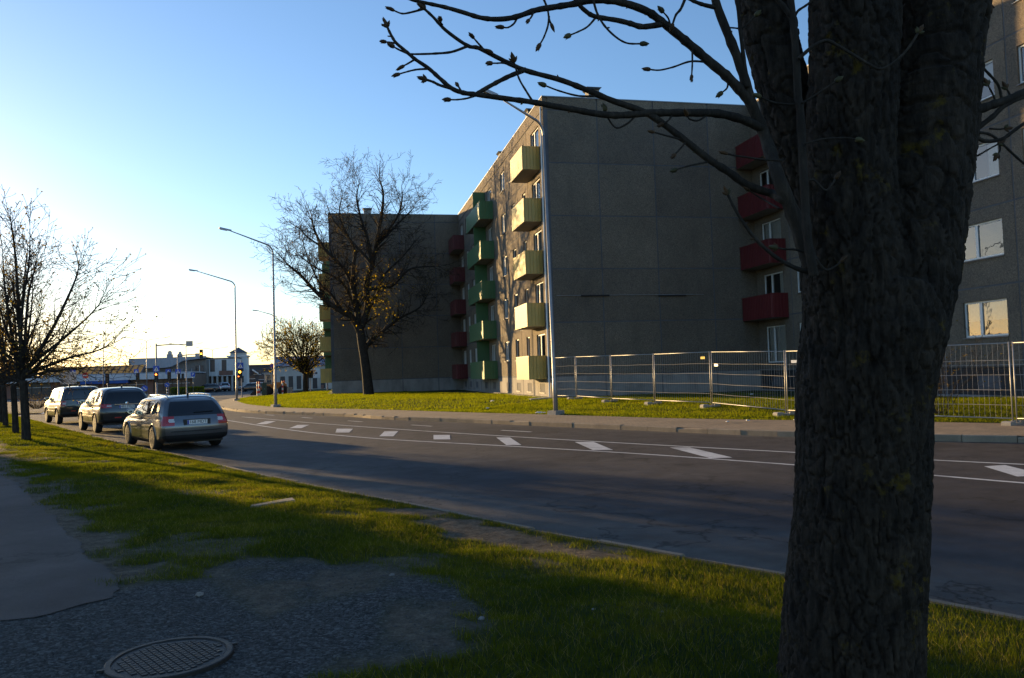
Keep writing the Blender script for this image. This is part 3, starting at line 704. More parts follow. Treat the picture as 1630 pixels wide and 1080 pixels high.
def block(label, X, ya, yb, bays, balconies, endj, darkplinth=False, seed=1, depth=12.2, end=True):
    rnd = random.Random(seed); org = Vector((X, ya, GZ))
    b = thing('apartment_building', label, 'apartment building', org, 0, 'staggered blocks of flats')
    th, gap = .24, .065
    # core behind the panels: joint-coloured shell with dark rooms at the window line
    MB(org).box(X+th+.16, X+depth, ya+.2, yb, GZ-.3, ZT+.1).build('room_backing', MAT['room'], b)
    sh = MB(org)
    ed = [ya]+[q[1] for q in bays]
    for i in range(NFL+1): sh.box(X+.014, X+th-.01, ya+.02, yb-.02, Z0+i*FH-.07, Z0+i*FH+.07)
    for i, y in enumerate(ed): sh.box(X+.0135, X+th-.012, max(y-.07, ya+.02), min(y+.07, yb-.03), GZ-.2, ZT+PAR-.03)
    sh.box(X+.03, X+th-.014, ya+.02, yb-.02, GZ-.3, Z0-.01)
    if end: sh.box(X+.03, X+depth-.02, ya+.014, ya+.19, GZ-.3, ZT+PAR-.03)
    sh.build('joint_mortar', MAT['joint'], b)
    for (y0, y1, wins) in bays:
        for fl in range(NFL):
            z0 = Z0+fl*FH; holes = [(a, c, z0+s, z0+s+h) for a, c, s, h, two in wins]
            wall_with_holes(X, th, y0+gap/2+(0 if y0 > ya else .0), y1-gap/2, z0+gap/2, z0+FH-gap/2, holes, org).build('wall_panel', MAT['panel'], b)
            for a, c, s, h, two in wins:
                cur = rnd.choice([0, 0, 0, 1, 2, 0, 3, None]); add_window(b, org, X, (a+c)/2, z0+s, c-a, h, two, cur)
        # plinth with a cellar window under each windowed bay
        hz = []
        if wins: c = (wins[0][0]+wins[0][1])/2; hz = [(c-.5, c+.5, GZ+.26, GZ+.72)]
        wall_with_holes(X+.015, th-.015, y0+.012, y1-.012, GZ-.3, Z0-gap/2, hz, org).build('plinth_panel', MAT['plinth_dark' if darkplinth else 'plinth'], b)
        for h in hz: add_window(b, org, X+.02, (h[0]+h[1])/2, h[2], .998, .458, False, None)
        MB(org).box(X-.02, X+th, y0+.012, y1-.012, ZT+gap/2, ZT+PAR).build('parapet_panel', MAT['panel'], b)
    if darkplinth: MB(org).box(X-.05, X+.02, ya, yb, Z0-.02, Z0+.02).build('plinth_ledge', MAT['plinth'], b)
    MB(org).box(X-.35, X+.01, ya, yb, GZ-.2, GZ+.05).build('apron', MAT['plinth'], b)
    if end:
        for i in range(len(endj)-1):
            x0, x1 = X+endj[i], X+endj[i+1]; xa = x0+(gap/2 if i else th+.004); xb = x1-gap/2
            for fl in range(NFL): MB(org).box(xa, xb, ya, ya+.18, Z0+fl*FH+gap/2, Z0+(fl+1)*FH-gap/2).build('wall_panel', MAT['panel'], b)
            MB(org).box(xa, xb, ya+.012, ya+.17, GZ-.3, Z0-gap/2).build('plinth_panel', MAT['plinth'], b)
            MB(org).box(xa, xb, ya-.02, ya+.18, ZT+gap/2, ZT+PAR).build('parapet_panel', MAT['panel'], b)
    m = MB(org).box(X-.05, X+depth, ya-.05, yb, ZT+PAR+.002, ZT+PAR+.05); m.build('roof', MAT['tin'], b)
    for y0, y1, cname, divs in balconies:
        for fl in range(1 if darkplinth else 0, NFL): add_balcony(b, org, X, y0, y1, Z0+fl*FH+.02, cname)
        for d in divs:                                   # ribbed screen between neighbours, floor to floor
            for fl in range(NFL):
                z0 = Z0+fl*FH+(1.08 if True else 0); m = MB(org); pts = []
                n = 10
                for i in range(n):
                    for t, o in ((0,0),(.06,.016),(.8,.016),(.86,0)): pts.append((X-.86+.86*(i+t)/n, d-o))
                pts.append((X, d)); v = []
                top = z0+FH-1.08-.16 if fl < NFL-1 else ZT-.35
                for x, y in pts: v += [(x, y, Z0+fl*FH+.02), (x, y, top)]
                m.add(v, [(2*i, 2*i+2, 2*i+3, 2*i+1) for i in range(len(pts)-1)])
                m.box(X-.87, X, d+.002, d+.03, Z0+fl*FH+.02, top)
                m.build('balcony_screen', MAT[cname], b)
    return b, org
S = .98; H1 = 1.24
def W1(a, c, two=True, s=S, h=H1): return (a, c, s, h, two)
def layout(o):
    return [(o, o+3.73, [W1(o+1.02, o+2.75, True, .35, 1.87)]), (o+3.73, o+6.3, [W1(o+4.35, o+5.15, False)]), (o+6.3, o+9.3, [W1(o+7.05, o+8.0, False)]), (o+9.3, o+12.7, [W1(o+9.8, o+11.15)]),
            (o+12.7, o+16.63, [W1(o+14.3, o+15.9, True, .3, 1.92)]), (o+16.63, o+20.3, [W1(o+17.4, o+19.0, True, .3, 1.92)]), (o+20.3, o+23.8, [W1(o+21.5, o+22.95)]), (o+23.8, o+26.5, [W1(o+24.5, o+25.75)]), (o+26.5, o+29.53, [W1(o+27.1, o+28.7, True, .3, 1.92)])]
def balcs(o): return [(o+.95, o+3.8, 'yellow', []), (o+13.75, o+19.5, 'green', [o+16.63]), (o+26.6, o+29.45, 'red', [])]
ENDJ = [0, 2.86, 5.92, 8.99, 12.2]
bB, oB = block('middle block of flats with the pipe across its blank pebble-dash end wall', XB, YB, YC, layout(YB), balcs(YB), ENDJ, False, 3)
bC, oC = block('far block of flats whose grey end wall stands behind the big bare tree', XC, YC, YE, layout(YC), balcs(YC), ENDJ, False, 5)
o = 8.1
baysA = [(o, 11.5, []), (11.5, 14.6, [W1(12.2,13.5)]), (14.6, 17.8, [W1(15.4,16.6)]), (17.8, 21.28, [W1(19.05,20.85)]), (21.28, 24.7, [W1(21.8,23.68)]), (24.7, 27.7, [W1(25.6,27.1)]), (27.7, 31.2, [W1(28.8,30.2)]), (31.2, 34.4, [W1(32.5,33.95)]), (34.4, YB, [W1(35.1,36.95,True,.35,1.87)])]
bA, oA = block('nearest block of flats, partly hidden by the chestnut trunk, with red balconies', XA, o, YB-.02, baysA, [(34.75, 37.6, 'red', [])], [0, 3, 6, 9, 12.2], True, 8)
# roof vents
def vent(b, org, x, y, zt):
    z = ZT+PAR+.05; m = MB(org).box(x-.3, x+.3, y-.3, y+.3, z, zt-.1); o = m.build('roof_vent', MAT['concrete'], b)
    q = Vector((x, y, 0)); c = MB(org).prism([(-.30,zt-.1),(.30,zt-.1),(.42,zt),(-.42,zt)], y-.4, y+.4, 'y'); c.v = [(a[0]+x-0, a[1], a[2]) for a in c.v]; cc = c.build('vent_cap', MAT['black'], b)
vent(bB, oB, 13.35, 39.2, 16.75); vent(bB, oB, XB+.75, 42.9, 16.75); vent(bB, oB, XB+.85, 51.5, 16.75); vent(bC, oC, XC+3.3, 68.5, 16.4); vent(bB, oB, XB+4.5, 55, 16.9)
# conduit across the end wall of the middle block
pz = 5.53
p = MB(oB).tube([at(886, 471, YB-.03), at(1120, 469, YB-.03)], .018, 6).build('conduit', MAT['galv'], bB)
for a, c in ((925, 970), (1048, 1092)): MB(oB).tube([at(a, 471, YB-.06), at(c, 470.4, YB-.06)], .035, 6).build('cable_duct', MAT['black'], bB)
MB(oB).tube([(XB-.06, YB+.25, GZ), (XB-.06, YB+.25, ZT+.2)], .05, 8).build('downpipe', MAT['upvc'], bB)
MB(oB).hexa([(XB-1.2,YB-.5,GZ-.2),(XB+.0,YB-.5,GZ-.2),(XB+.0,YB+.25,GZ-.2),(XB-1.2,YB+.25,GZ-.2),(XB-1.2,YB-.5,GZ+.02),(XB,YB-.5,GZ+.06),(XB,YB+.25,GZ+.06),(XB-1.2,YB+.25,GZ+.02)]).build('entrance_slab', MAT['concrete'], bB)

# ================================================================== STREET LAMPS
def street_lamp(label, base, h, arm, rz, group='single-arm street lamps'):
    t = thing('street_lamp', label, 'street lamp', base, rz, group)
    MB().hexa([(-.26,-.26,-.15),(.26,-.26,-.15),(.26,.26,-.15),(-.26,.26,-.15),(-.22,-.22,.16),(.22,-.22,.16),(.22,.22,.16),(-.22,.22,.16)]).build('base', MAT['concrete'], t)
    MB().tube([(0,0,.1),(0,0,1.2),(0,0,1.25),(0,0,h-.6)], [.095,.09,.075,.048], 12).build('pole', MAT['galv'], t, True)
    pts = [(0,0,h-.62)]; n = 8
    for i in range(n+1):
        a = i/n*R(72); pts.append((-.55*(1-math.cos(a))/(1-math.cos(R(72)))*.62, 0, h-.6+.55*math.sin(a)))
    e = Vector(pts[-1]); pts.append((-arm, 0, e.z+(arm+e.x)*.30))
    MB().tube(pts, [.052]*(len(pts)-1)+[.03], 8).build('arm', MAT['galv'], t, True)
    p = Vector(pts[-1]); hd = MB().hexa([(p.x-.62,-.09,p.z+.06),(p.x+.1,-.05,p.z-.03),(p.x+.1,.05,p.z-.03),(p.x-.62,.09,p.z+.06),(p.x-.6,-.06,p.z+.16),(p.x+.1,-.04,p.z+.06),(p.x+.1,.04,p.z+.06),(p.x-.6,.06,p.z+.16)])
    hd.build('lamp_head', MAT['signgrey'], t)
    MB().hexa([(p.x-.56,-.075,p.z+.02),(p.x-.15,-.06,p.z-.03),(p.x-.15,.06,p.z-.03),(p.x-.56,.075,p.z+.02),(p.x-.56,-.075,p.z+.055),(p.x-.15,-.06,p.z+.0),(p.x-.15,.06,p.z+.0),(p.x-.56,.075,p.z+.055)]).build('lamp_glass', MAT['whitelamp'], t)
    return t
l1 = street_lamp('tall galvanised street lamp in front of the corner with yellow balconies', (7.87,28.69,.13), 11.3, 2.3, R(28))
l1.rotation_euler = (0, R(-.9), R(28))
street_lamp('galvanised street lamp on the lawn left of the big bare tree', (-4.02,49.66,.13), 10.0, 2.6, R(25))
street_lamp('street lamp at the pavement corner before the crossing', (-8.77,69.5,.13), 10.2, 3.0, R(12))
street_lamp('far street lamp mostly hidden behind the lamp on the lawn', (at(437,560,97).x,97,.1), 9.6, 1.9, R(-10))
def double_lamp(label, px, pytop, D, span=2.6):
    b = at(px, pytop, D); t = thing('street_lamp', label, 'street lamp', (b.x, D, 0), R(8), 'double-arm street lamps'); h = b.z
    MB().lathe([(.2,0),(.2,.25),(.12,.3)], 8).build('base', MAT['concrete'], t)
    MB().tube([(0,0,.2),(0,0,h-.5)], [.10,.05], 8).build('pole', MAT['galv'], t, True)
    for s in (-1, 1):
        MB().tube([(0,0,h-.55),(s*.1,0,h-.25),(s*.5,0,h-.1),(s*span,0,h+.22)], [.045,.04,.04,.03], 6).build('arm', MAT['galv'], t, True)
        MB().hexa([(s*span-.1,-.1,h+.16),(s*(span)+s*.65-.0,-.08,h+.24),(s*span+s*.65,.08,h+.24),(s*span-.1,.1,h+.16),(s*span-.1,-.1,h+.27),(s*span+s*.65,-.06,h+.34),(s*span+s*.65,.06,h+.34),(s*span-.1,.1,h+.27)]).build('lamp_head', MAT['signgrey'], t)
double_lamp('double-arm street lamp behind the dark cars', 164, 530, 118)
double_lamp('double-arm street lamp left of the signal gantry', 233, 540, 124)
double_lamp('smallest double-arm lamp above the white hall', 338, 555, 178)
double_lamp('double-arm lamp rising behind the second signal arm', 296, 549, 150, 2.2)
# ================================================================== MESH FENCE
def fence_panel_proto(L):
    t = thing('mesh_fence', '', 'fence', (0,0,0), 0, 'temporary mesh fence panels'); r = .017; H_ = 2.0
    MB().tube([(0,0,0),(0,0,H_)], r, 8).build('post', MAT['galv'], t, True); MB().tube([(L,0,0),(L,0,H_)], r, 8).build('post', MAT['galv'], t, True)
    MB().tube([(0,0,H_-.03),(L,0,H_-.03)], r*.9, 8).build('top_rail', MAT['galv'], t, True); MB().tube([(0,0,.13),(L,0,.13)], r*.9, 8).build('bottom_rail', MAT['galv'], t, True)
    m = MB(); n = int(L/.125)
    for i in range(1, n):
        x = L*i/n; w_ = .012*math.sin(i*1.7); m.tube([(x,0,.13),(x+w_,.006,.7),(x-w_,-.006,1.3),(x,0,H_-.03)], .0034, 3, False)
    for z in (.45, .82, 1.19, 1.55): m.tube([(0,0,z),(L*.33,.006,z-.012),(L*.66,-.006,z+.006),(L,0,z)], .005, 4, False)
    m.build('wire_mesh', MAT['wire'], t); return t
FP = [(at(884, 600, 37.0).x, 37.0), (10.75,35.4), (11.35,32.2), (12.2,29.45), (13.1,26.3), (13.55,22.15), (14.75,19.1), (15.95,16.05), (17.9,13.2)]
FL = ['mesh fence panel that meets the corner of the middle block behind the lamp post', 'second mesh fence panel right of the tall lamp post', 'third mesh fence panel from the tall lamp post', 'mesh fence panel with the yellow tag at its top corner',
      'mesh fence panel with a white tag just right of the yellow tag', 'mesh fence panel with a white tag, half hidden by the trunk', 'mesh fence panel seen right of the trunk under the ground floor window', 'mesh fence panel at the right edge of the view']
FEET = ['concrete block foot at the far end of the mesh fence', 'concrete block foot under the second fence joint from the lamp post', 'concrete block foot under the third fence joint from the lamp post', 'concrete block foot under the fence joint with the yellow tag',
        'concrete block foot of the fence just left of the trunk', 'concrete block foot of the fence hidden behind the trunk', 'concrete block foot of the fence at the right edge']
lzp = lambda x, y: float(lz(np.array([x]), np.array([y]))[0])
for i in range(len(FP)-1):
    a = Vector((*FP[i], lzp(*FP[i])+.03)); c = Vector((*FP[i+1], lzp(*FP[i+1])+.03)); L = (c-a).length-.09
    t = fence_panel_proto(L); t.location = a+(c-a).normalized()*.045; t['label'] = FL[i]
    d = c-a; t.rotation_euler = (0, -math.asin(d.z/d.length), math.atan2(d.y, d.x))
    tags = {3: [('signyellow', L-.45, 1.72)], 4: [('signwhite', .2, 1.45)], 5: [('signwhite', .2, 1.6)]}.get(i, [])
    for mt, x, z in tags: MB().box(x, x+.23, -.026, -.018, z, z+.09).build('name_tag', MAT[mt], t)
for i in range(1, len(FP)-1):
    x, y = FP[i]; d = (Vector(FP[i+1])-Vector(FP[i-1])).normalized(); z = lzp(x, y)
    m = MB(); n = .36
    m.prism([(-.36,-.11),(.36,-.11),(.36,.06),(.32,.09),(.12,.09),(.12,.045),(-.12,.045),(-.12,.09),(-.32,.09),(-.36,.06)], -.11, .11, 'y')
    o = m.build('concrete_block', MAT['concrete']); o.location = (x-.1, y-.05, z+.02); o.rotation_euler = (0,0,math.atan2(d.y, d.x)+R(90+random.uniform(-8, 8)))
    tag(o, FEET[i-1], 'block', 'concrete feet of the fence')
# ================================================================== CARS
def hermite(xs, ys, x):
    """monotone cubic through (xs, ys) rows; ys may be (n, k)"""
    xs = np.asarray(xs, float); ys = np.asarray(ys, float); h = np.diff(xs); d = np.diff(ys, axis=0)/h[:,None]
    m = np.zeros_like(ys); m[0] = d[0]; m[-1] = d[-1]
    for i in range(1, len(xs)-1):
        ok = d[i-1]*d[i] > 0; m[i] = np.where(ok, 2*d[i-1]*d[i]/np.where(ok, d[i-1]+d[i], 1), 0)
    i = np.clip(np.searchsorted(xs, x, side='right')-1, 0, len(h)-1); t = ((x-xs[i])/h[i])[:,None]; hh = h[i][:,None]
    return (2*t**3-3*t**2+1)*ys[i]+(t**3-2*t**2+t)*hh*m[i]+(-2*t**3+3*t**2)*ys[i+1]+(t**3-t**2)*hh*m[i+1]
def carpaint(name, c, metal=.6):
    m, n, p, out = nmat(name); fl = _noise(n, 900, 2, _pos(n)); d = _noise(n, 2.2, 6, _pos(n), .7)
    colr = _mix(n, 1.0, _ramp(n, fl.outputs[0], [(.3, cmul(c, .8)), (.7, cmul(c, 1.25))]).outputs[0], _ramp(n, d.outputs[0], [(.3, (.85,.85,.85)), (.7, (1.1,1.1,1.1))]).outputs[0], 'MULTIPLY')
    n.links.new(colr, p.inputs['Base Color']); p.inputs['Metallic'].default_value = metal; p.inputs['Roughness'].default_value = .34
    p.inputs['Coat Weight'].default_value = 1.0; p.inputs['Coat IOR'].default_value = 1.65; p.inputs['Coat Roughness'].default_value = .03
    return m
CARSPEC = {
 # stations: y, then seven levels of (half width, height, y shift): sill, lower side, widest, belt, roof edge, roof, roof centre
 'estate': dict(st=[
   (0.00, [(.60,.24,.10),(.76,.36,.03),(.80,.60,.00),(.74,.93,.12),(.575,1.285,.46),(.42,1.355,.57),(0,1.375,.60)]),
   (0.10, [(.68,.22,.08),(.84,.34,.02),(.865,.60,.00),(.80,.94,.12),(.635,1.33,.46),(.43,1.40,.56),(0,1.42,.58)]),
   (0.40, [(.74,.19,.05),(.875,.32,.0),(.885,.60,.00),(.845,.94,.08),(.65,1.36,.30),(.44,1.42,.36),(0,1.438,.38)]),
   (1.00, [(.76,.17,.0),(.875,.30,.0),(.888,.60,.0),(.855,.93,.0),(.665,1.375,.0),(.45,1.43,.0),(0,1.448,.0)]),
   (2.10, [(.77,.17,.0),(.87,.30,.0),(.885,.58,.0),(.85,.91,.0),(.665,1.375,.0),(.45,1.425,.0),(0,1.443,.0)]),
   (2.75, [(.77,.17,.0),(.87,.30,.0),(.883,.57,.0),(.845,.90,.0),(.66,1.33,.0),(.45,1.375,.0),(0,1.39,.0)]),
   (3.15, [(.77,.17,.0),(.87,.30,.0),(.882,.56,.0),(.84,.885,.0),(.655,1.12,.0),(.47,1.165,.0),(0,1.19,.0)]),
   (3.50, [(.77,.18,.0),(.87,.30,.0),(.88,.55,.0),(.83,.865,.0),(.70,.925,.0),(.50,.965,.0),(0,.985,.0)]),
   (4.20, [(.74,.20,.0),(.85,.30,.0),(.862,.52,.0),(.78,.775,.0),(.66,.82,.0),(.45,.855,.0),(0,.87,.0)]),
   (4.48, [(.66,.24,-.02),(.78,.32,.0),(.79,.50,.0),(.70,.68,-.03),(.60,.735,-.08),(.40,.765,-.1),(0,.78,-.1)]),
   (4.55, [(.55,.28,-.04),(.62,.34,.0),(.64,.48,.0),(.58,.63,-.03),(.50,.68,-.08),(.35,.705,-.1),(0,.715,-.1)])],
   wheels=(.93,3.58), wr=.318, tw=.775, side=[[(.62,.985),(.86,1.285),(1.12,1.30),(1.12,.965)],[(1.20,.965),(1.20,1.305),(2.02,1.31),(2.02,.95)],[(2.10,.95),(2.10,1.31),(2.62,1.29),(3.12,1.02),(3.2,.93)]],
   rw=(3.02,3.95,.06), lamp=(2.22,2.93,.56), bump=1.72, dark=.85, wind=(2.72,3.46), rails=True),
 'suv': dict(st=[
   (0.00, [(.62,.38,.08),(.76,.48,.02),(.81,.74,.00),(.77,1.08,.07),(.60,1.50,.30),(.44,1.585,.40),(0,1.61,.43)]),
   (0.11, [(.70,.34,.06),(.86,.46,.0),(.885,.74,.00),(.84,1.10,.07),(.635,1.56,.30),(.46,1.635,.37),(0,1.655,.40)]),
   (0.45, [(.76,.29,.03),(.895,.42,.0),(.91,.72,.00),(.865,1.09,.04),(.65,1.60,.16),(.47,1.665,.2),(0,1.685,.2)]),
   (1.10, [(.78,.27,.0),(.895,.40,.0),(.912,.70,.0),(.87,1.08,.0),(.66,1.62,.0),(.48,1.68,.0),(0,1.70,.0)]),
   (2.00, [(.78,.27,.0),(.89,.40,.0),(.91,.68,.0),(.87,1.06,.0),(.66,1.61,.0),(.48,1.665,.0),(0,1.685,.0)]),
   (2.60, [(.78,.27,.0),(.89,.40,.0),(.905,.67,.0),(.865,1.05,.0),(.655,1.56,.0),(.48,1.61,.0),(0,1.625,.0)]),
   (3.05, [(.78,.27,.0),(.89,.40,.0),(.90,.66,.0),(.86,1.04,.0),(.69,1.31,.0),(.50,1.355,.0),(0,1.38,.0)]),
   (3.45, [(.78,.28,.0),(.88,.40,.0),(.895,.65,.0),(.85,1.02,.0),(.72,1.09,.0),(.52,1.13,.0),(0,1.15,.0)]),
   (4.15, [(.75,.30,.0),(.86,.40,.0),(.87,.62,.0),(.79,.93,.0),(.68,.98,.0),(.47,1.015,.0),(0,1.03,.0)]),
   (4.46, [(.66,.33,-.02),(.78,.42,.0),(.79,.60,.0),(.71,.82,-.03),(.62,.88,-.08),(.42,.91,-.1),(0,.92,-.1)]),
   (4.55, [(.55,.38,-.04),(.62,.44,.0),(.64,.58,.0),(.58,.76,-.03),(.52,.81,-.08),(.36,.83,-.1),(0,.84,-.1)])],
   wheels=(.95,3.57), wr=.355, tw=.79, side=[[(.50,1.16),(.66,1.50),(1.12,1.54),(1.12,1.12)],[(1.20,1.12),(1.20,1.54),(1.98,1.54),(1.98,1.10)],[(2.06,1.10),(2.06,1.54),(2.52,1.51),(3.02,1.20),(3.14,1.09)]],
   rw=(3.06,3.92,.07), lamp=(2.60,2.97,.52), bump=1.6, dark=1.05, wind=(2.58,3.42), rails=False),
 'boxy': dict(st=[
   (0.00, [(.70,.40,.05),(.82,.50,.01),(.86,.80,.00),(.83,1.12,.03),(.68,1.62,.14),(.50,1.69,.2),(0,1.71,.22)]),
   (0.09, [(.76,.36,.04),(.90,.48,.0),(.925,.80,.00),(.89,1.13,.03),(.71,1.67,.14),(.52,1.735,.18),(0,1.75,.2)]),
   (0.45, [(.80,.32,.02),(.93,.44,.0),(.945,.78,.00),(.905,1.13,.02),(.725,1.70,.07),(.53,1.755,.08),(0,1.775,.08)]),
   (1.10, [(.82,.30,.0),(.93,.42,.0),(.95,.76,.0),(.91,1.12,.0),(.735,1.71,.0),(.54,1.765,.0),(0,1.785,.0)]),
   (2.10, [(.82,.30,.0),(.93,.42,.0),(.948,.74,.0),(.91,1.11,.0),(.735,1.70,.0),(.54,1.755,.0),(0,1.775,.0)]),
   (2.75, [(.82,.30,.0),(.93,.42,.0),(.945,.73,.0),(.905,1.10,.0),(.73,1.64,.0),(.54,1.69,.0),(0,1.71,.0)]),
   (3.10, [(.82,.30,.0),(.93,.42,.0),(.94,.72,.0),(.90,1.09,.0),(.76,1.38,.0),(.56,1.43,.0),(0,1.45,.0)]),
   (3.45, [(.82,.31,.0),(.92,.42,.0),(.935,.71,.0),(.89,1.08,.0),(.79,1.14,.0),(.58,1.18,.0),(0,1.20,.0)]),
   (4.25, [(.79,.33,.0),(.90,.42,.0),(.91,.68,.0),(.85,1.01,.0),(.75,1.06,.0),(.53,1.09,.0),(0,1.10,.0)]),
   (4.48, [(.72,.36,-.02),(.84,.44,.0),(.85,.66,.0),(.78,.92,-.03),(.70,.98,-.06),(.47,1.0,-.08),(0,1.01,-.08)]),
   (4.55, [(.62,.40,-.04),(.70,.46,.0),(.72,.64,.0),(.66,.84,-.03),(.60,.89,-.06),(.42,.91,-.08),(0,.92,-.08)])],
   wheels=(.92,3.55), wr=.37, tw=.82, side=[[(.35,1.19),(.42,1.60),(1.15,1.64),(1.15,1.17)],[(1.23,1.17),(1.23,1.64),(2.1,1.64),(2.1,1.15)],[(2.18,1.15),(2.18,1.63),(2.66,1.60),(3.06,1.26),(3.16,1.14)]],
   rw=(3.10,3.86,.07), lamp=(2.2,2.95,.70), bump=1.5, dark=.95, wind=(2.72,3.42), rails=False)}
def inpoly(y, z, poly):
    ins = np.zeros(len(y), bool); n = len(poly)
    for i in range(n):
        ay, az = poly[i]; by, bz = poly[(i+1) % n]
        ins ^= ((az > z) != (bz > z)) & (y < (by-ay)*(z-az)/((bz-az) if bz != az else 1e-9)+ay)
    return ins
def submesh(name, V, F, sel, mat, parent, off=0.0):
    if not sel.any(): return None
    q = F[sel]; u, inv = np.unique(q, return_inverse=True)
    return mesh_np(name, V[u], inv.reshape(q.shape), mat, parent, True, 4)
def islands(name, V, F, sel, mat, parent):
    """every connected patch of the chosen faces becomes a part of its own"""
    ids = np.nonzero(sel)[0]
    if len(ids) == 0: return
    q = F[ids]; u, inv = np.unique(np.round(V[q.ravel()], 5), axis=0, return_inverse=True); inv = inv.reshape(q.shape); lab = np.arange(len(u))
    while True:
        mn = lab[inv].min(1); new = lab.copy(); np.minimum.at(new, inv.ravel(), np.repeat(mn, q.shape[1])); new = new[new]
        if (new == lab).all(): break
        lab = new
    fl = lab[inv[:,0]]
    for k in np.unique(fl):
        m = np.zeros(len(F), bool); m[ids[fl == k]] = True
        if m.sum() > 3: submesh(name, V, F, m, mat, parent)
def wheel(parent, x, y, r, w_, side, rimmat):
    tp = [(r*.66,-w_/2),(r*.93,-w_/2),(r*.985,-w_*.36),(r,-w_*.2),(r,w_*.2),(r*.985,w_*.36),(r*.93,w_/2),(r*.66,w_/2)]
    o = MB().lathe(tp, 32, (0,0,0), 'x').build('wheel', MAT['tyre'], parent, True); o.location = (x, y, r)
    m = MB(); s = side; m.lathe([(r*.67, s*w_*.30),(r*.68, s*w_*.50),(r*.63, s*w_*.50),(r*.60, s*w_*.34),(r*.58, s*w_*.22)], 32, (0,0,0), 'x')
    for k in range(6):
        a = 2*math.pi*k/6; ca, sa = math.cos(a), math.sin(a); pts = []
        for rr, hw in ((.04, .055), (r*.62, .030)):
            for xx in (s*w_*.30, s*w_*.47):
                for t in (-1, 1): pts.append((xx, ca*rr-sa*hw*t, sa*rr+ca*hw*t))
        m.add(pts, [(0,1,3,2),(4,6,7,5),(0,4,5,1),(2,3,7,6),(0,2,6,4),(1,5,7,3)])
    m.lathe([(.06,s*w_*.3),(.06,s*w_*.49),(.03,s*w_*.51)], 12, (0,0,0), 'x'); m.build('rim', rimmat, o)
    MB().lathe([(r*.60,s*w_*.10),(r*.60,s*w_*.16)], 24, (0,0,0), 'x').build('brake_disc', MAT['trim'], o)
def make_car(kind, label, loc, heading, paint, plate=None, group='cars queuing at the kerb', lo=False):
    S_ = CARSPEC[kind]; t = thing('car', label, 'car', loc, heading, group)
    ys = np.array([s[0] for s in S_['st']]); ctl = np.array([np.array(s[1]).ravel() for s in S_['st']])
    nu, nv = (60, 14) if lo else (200, 15)
    uu = np.unique(np.concatenate([np.linspace(0, .5, nu//5), np.linspace(.5, 4.2, nu-2*(nu//5)), np.linspace(4.2, ys[-1], nu//5)]))
    C = hermite(ys, ctl, uu).reshape(len(uu), 7, 3)
    vv = np.linspace(0, 6, 6*nv+1 if not lo else 31)
    P = np.stack([hermite(np.arange(7.), C[i], vv) for i in range(len(uu))])      # (u, v, [w, z, dy])
    # soft crease below the belt line
    Wd = P[:,:,0]*(1-.010*np.exp(-((vv-2.72)/.10)**2)); Zz = P[:,:,1]; Yy = uu[:,None]+P[:,:,2]
    n, m = len(uu), len(vv)
    V = []; 
    Vr = np.stack([Wd, Yy, Zz], -1).reshape(-1, 3); Vl = Vr*np.array([-1,1,1])
    idx = np.arange(n*m).reshape(n, m)
    q = np.stack([idx[:-1,:-1], idx[1:,:-1], idx[1:,1:], idx[:-1,1:]], -1).reshape(-1, 4)
    VV = np.tile((vv[:-1]+vv[1:])/2, n-1); 
    ql = q[:, ::-1]+n*m
    nx = 17 if lo else 71; xs = np.linspace(-1, 1, nx)
    def cap(i, sgn, base):
        X = xs[None]*Wd[i][:,None]; bul = (.07 if sgn < 0 else .12)*(1-xs**2)
        Y = Yy[i][:,None]+sgn*bul[None]*np.clip(Wd[i][:,None]/.6, 0, 1); Z = np.repeat(Zz[i][:,None], nx, 1)
        c = np.stack([X, Y, Z], -1).reshape(-1, 3); id_ = np.arange(m*nx).reshape(m, nx)+base
        f = np.stack([id_[:-1,:-1], id_[:-1,1:], id_[1:,1:], id_[1:,:-1]], -1).reshape(-1, 4)
        return c, (f if sgn < 0 else f[:, ::-1])
    c0, f0 = cap(0, -1, 2*n*m); c1, f1 = cap(n-1, 1, 2*n*m+m*nx)
    V = np.concatenate([Vr, Vl, c0, c1]); F = np.concatenate([q, ql, f0, f1])
    L = ys[-1]; V[:,1] -= L/2                                                    # origin mid car
    yc = V[F][:,:,1].mean(1)+L/2; zc = V[F][:,:,2].mean(1); xc = V[F][:,:,0].mean(1)
    nq = len(q); kind_ = np.concatenate([np.zeros(2*nq), np.ones(len(f0)), np.full(len(f1), 2)])
    vm = np.concatenate([VV, VV, np.repeat((vv[:-1]+vv[1:])/2, nx-1), np.repeat((vv[:-1]+vv[1:])/2, nx-1)])
    # wheel arches
    dead = np.zeros(len(F), bool); R_ = S_['wr']+.055
    for wy in S_['wheels']:
        d = np.hypot(yc-wy, zc-S_['wr']); dead |= (d < R_) & (kind_ == 0) & (vm < 2.6)
        vy = V[:,1]+L/2; dv = np.hypot(vy-wy, V[:,2]-S_['wr']); nb = (dv > R_-.035) & (dv < R_+.02) & (V[:,2] < S_['wr']+R_+.02)
        nb[2*n*m:] = False; k = R_/np.maximum(dv, 1e-6)
        V[nb,1] = (vy[nb]-wy)*k[nb]+wy-L/2; V[nb,2] = (V[nb,2]-S_['wr'])*k[nb]+S_['wr']
    part = np.zeros(len(F), int)                                                # 0 body
    side = (kind_ == 0) & (vm > 2.9) & (vm < 4.02)
    wins = []
    for k, poly in enumerate(S_['side']):
        ins = inpoly(yc, zc, poly) & side
        big = [(a+(a-np.mean([p[0] for p in poly]))*.06, b+(b-np.mean([p[1] for p in poly]))*.10) for a, b in poly]
        part[inpoly(yc, zc, big) & side & (part == 0)] = 5
        part[ins] = 10+k
    a, b, mg = S_['rw']
    wcap = np.interp(zc, Zz[0][:6*nv+1 if not lo else 31][:len(vv)], Wd[0])
    rear = kind_ == 1
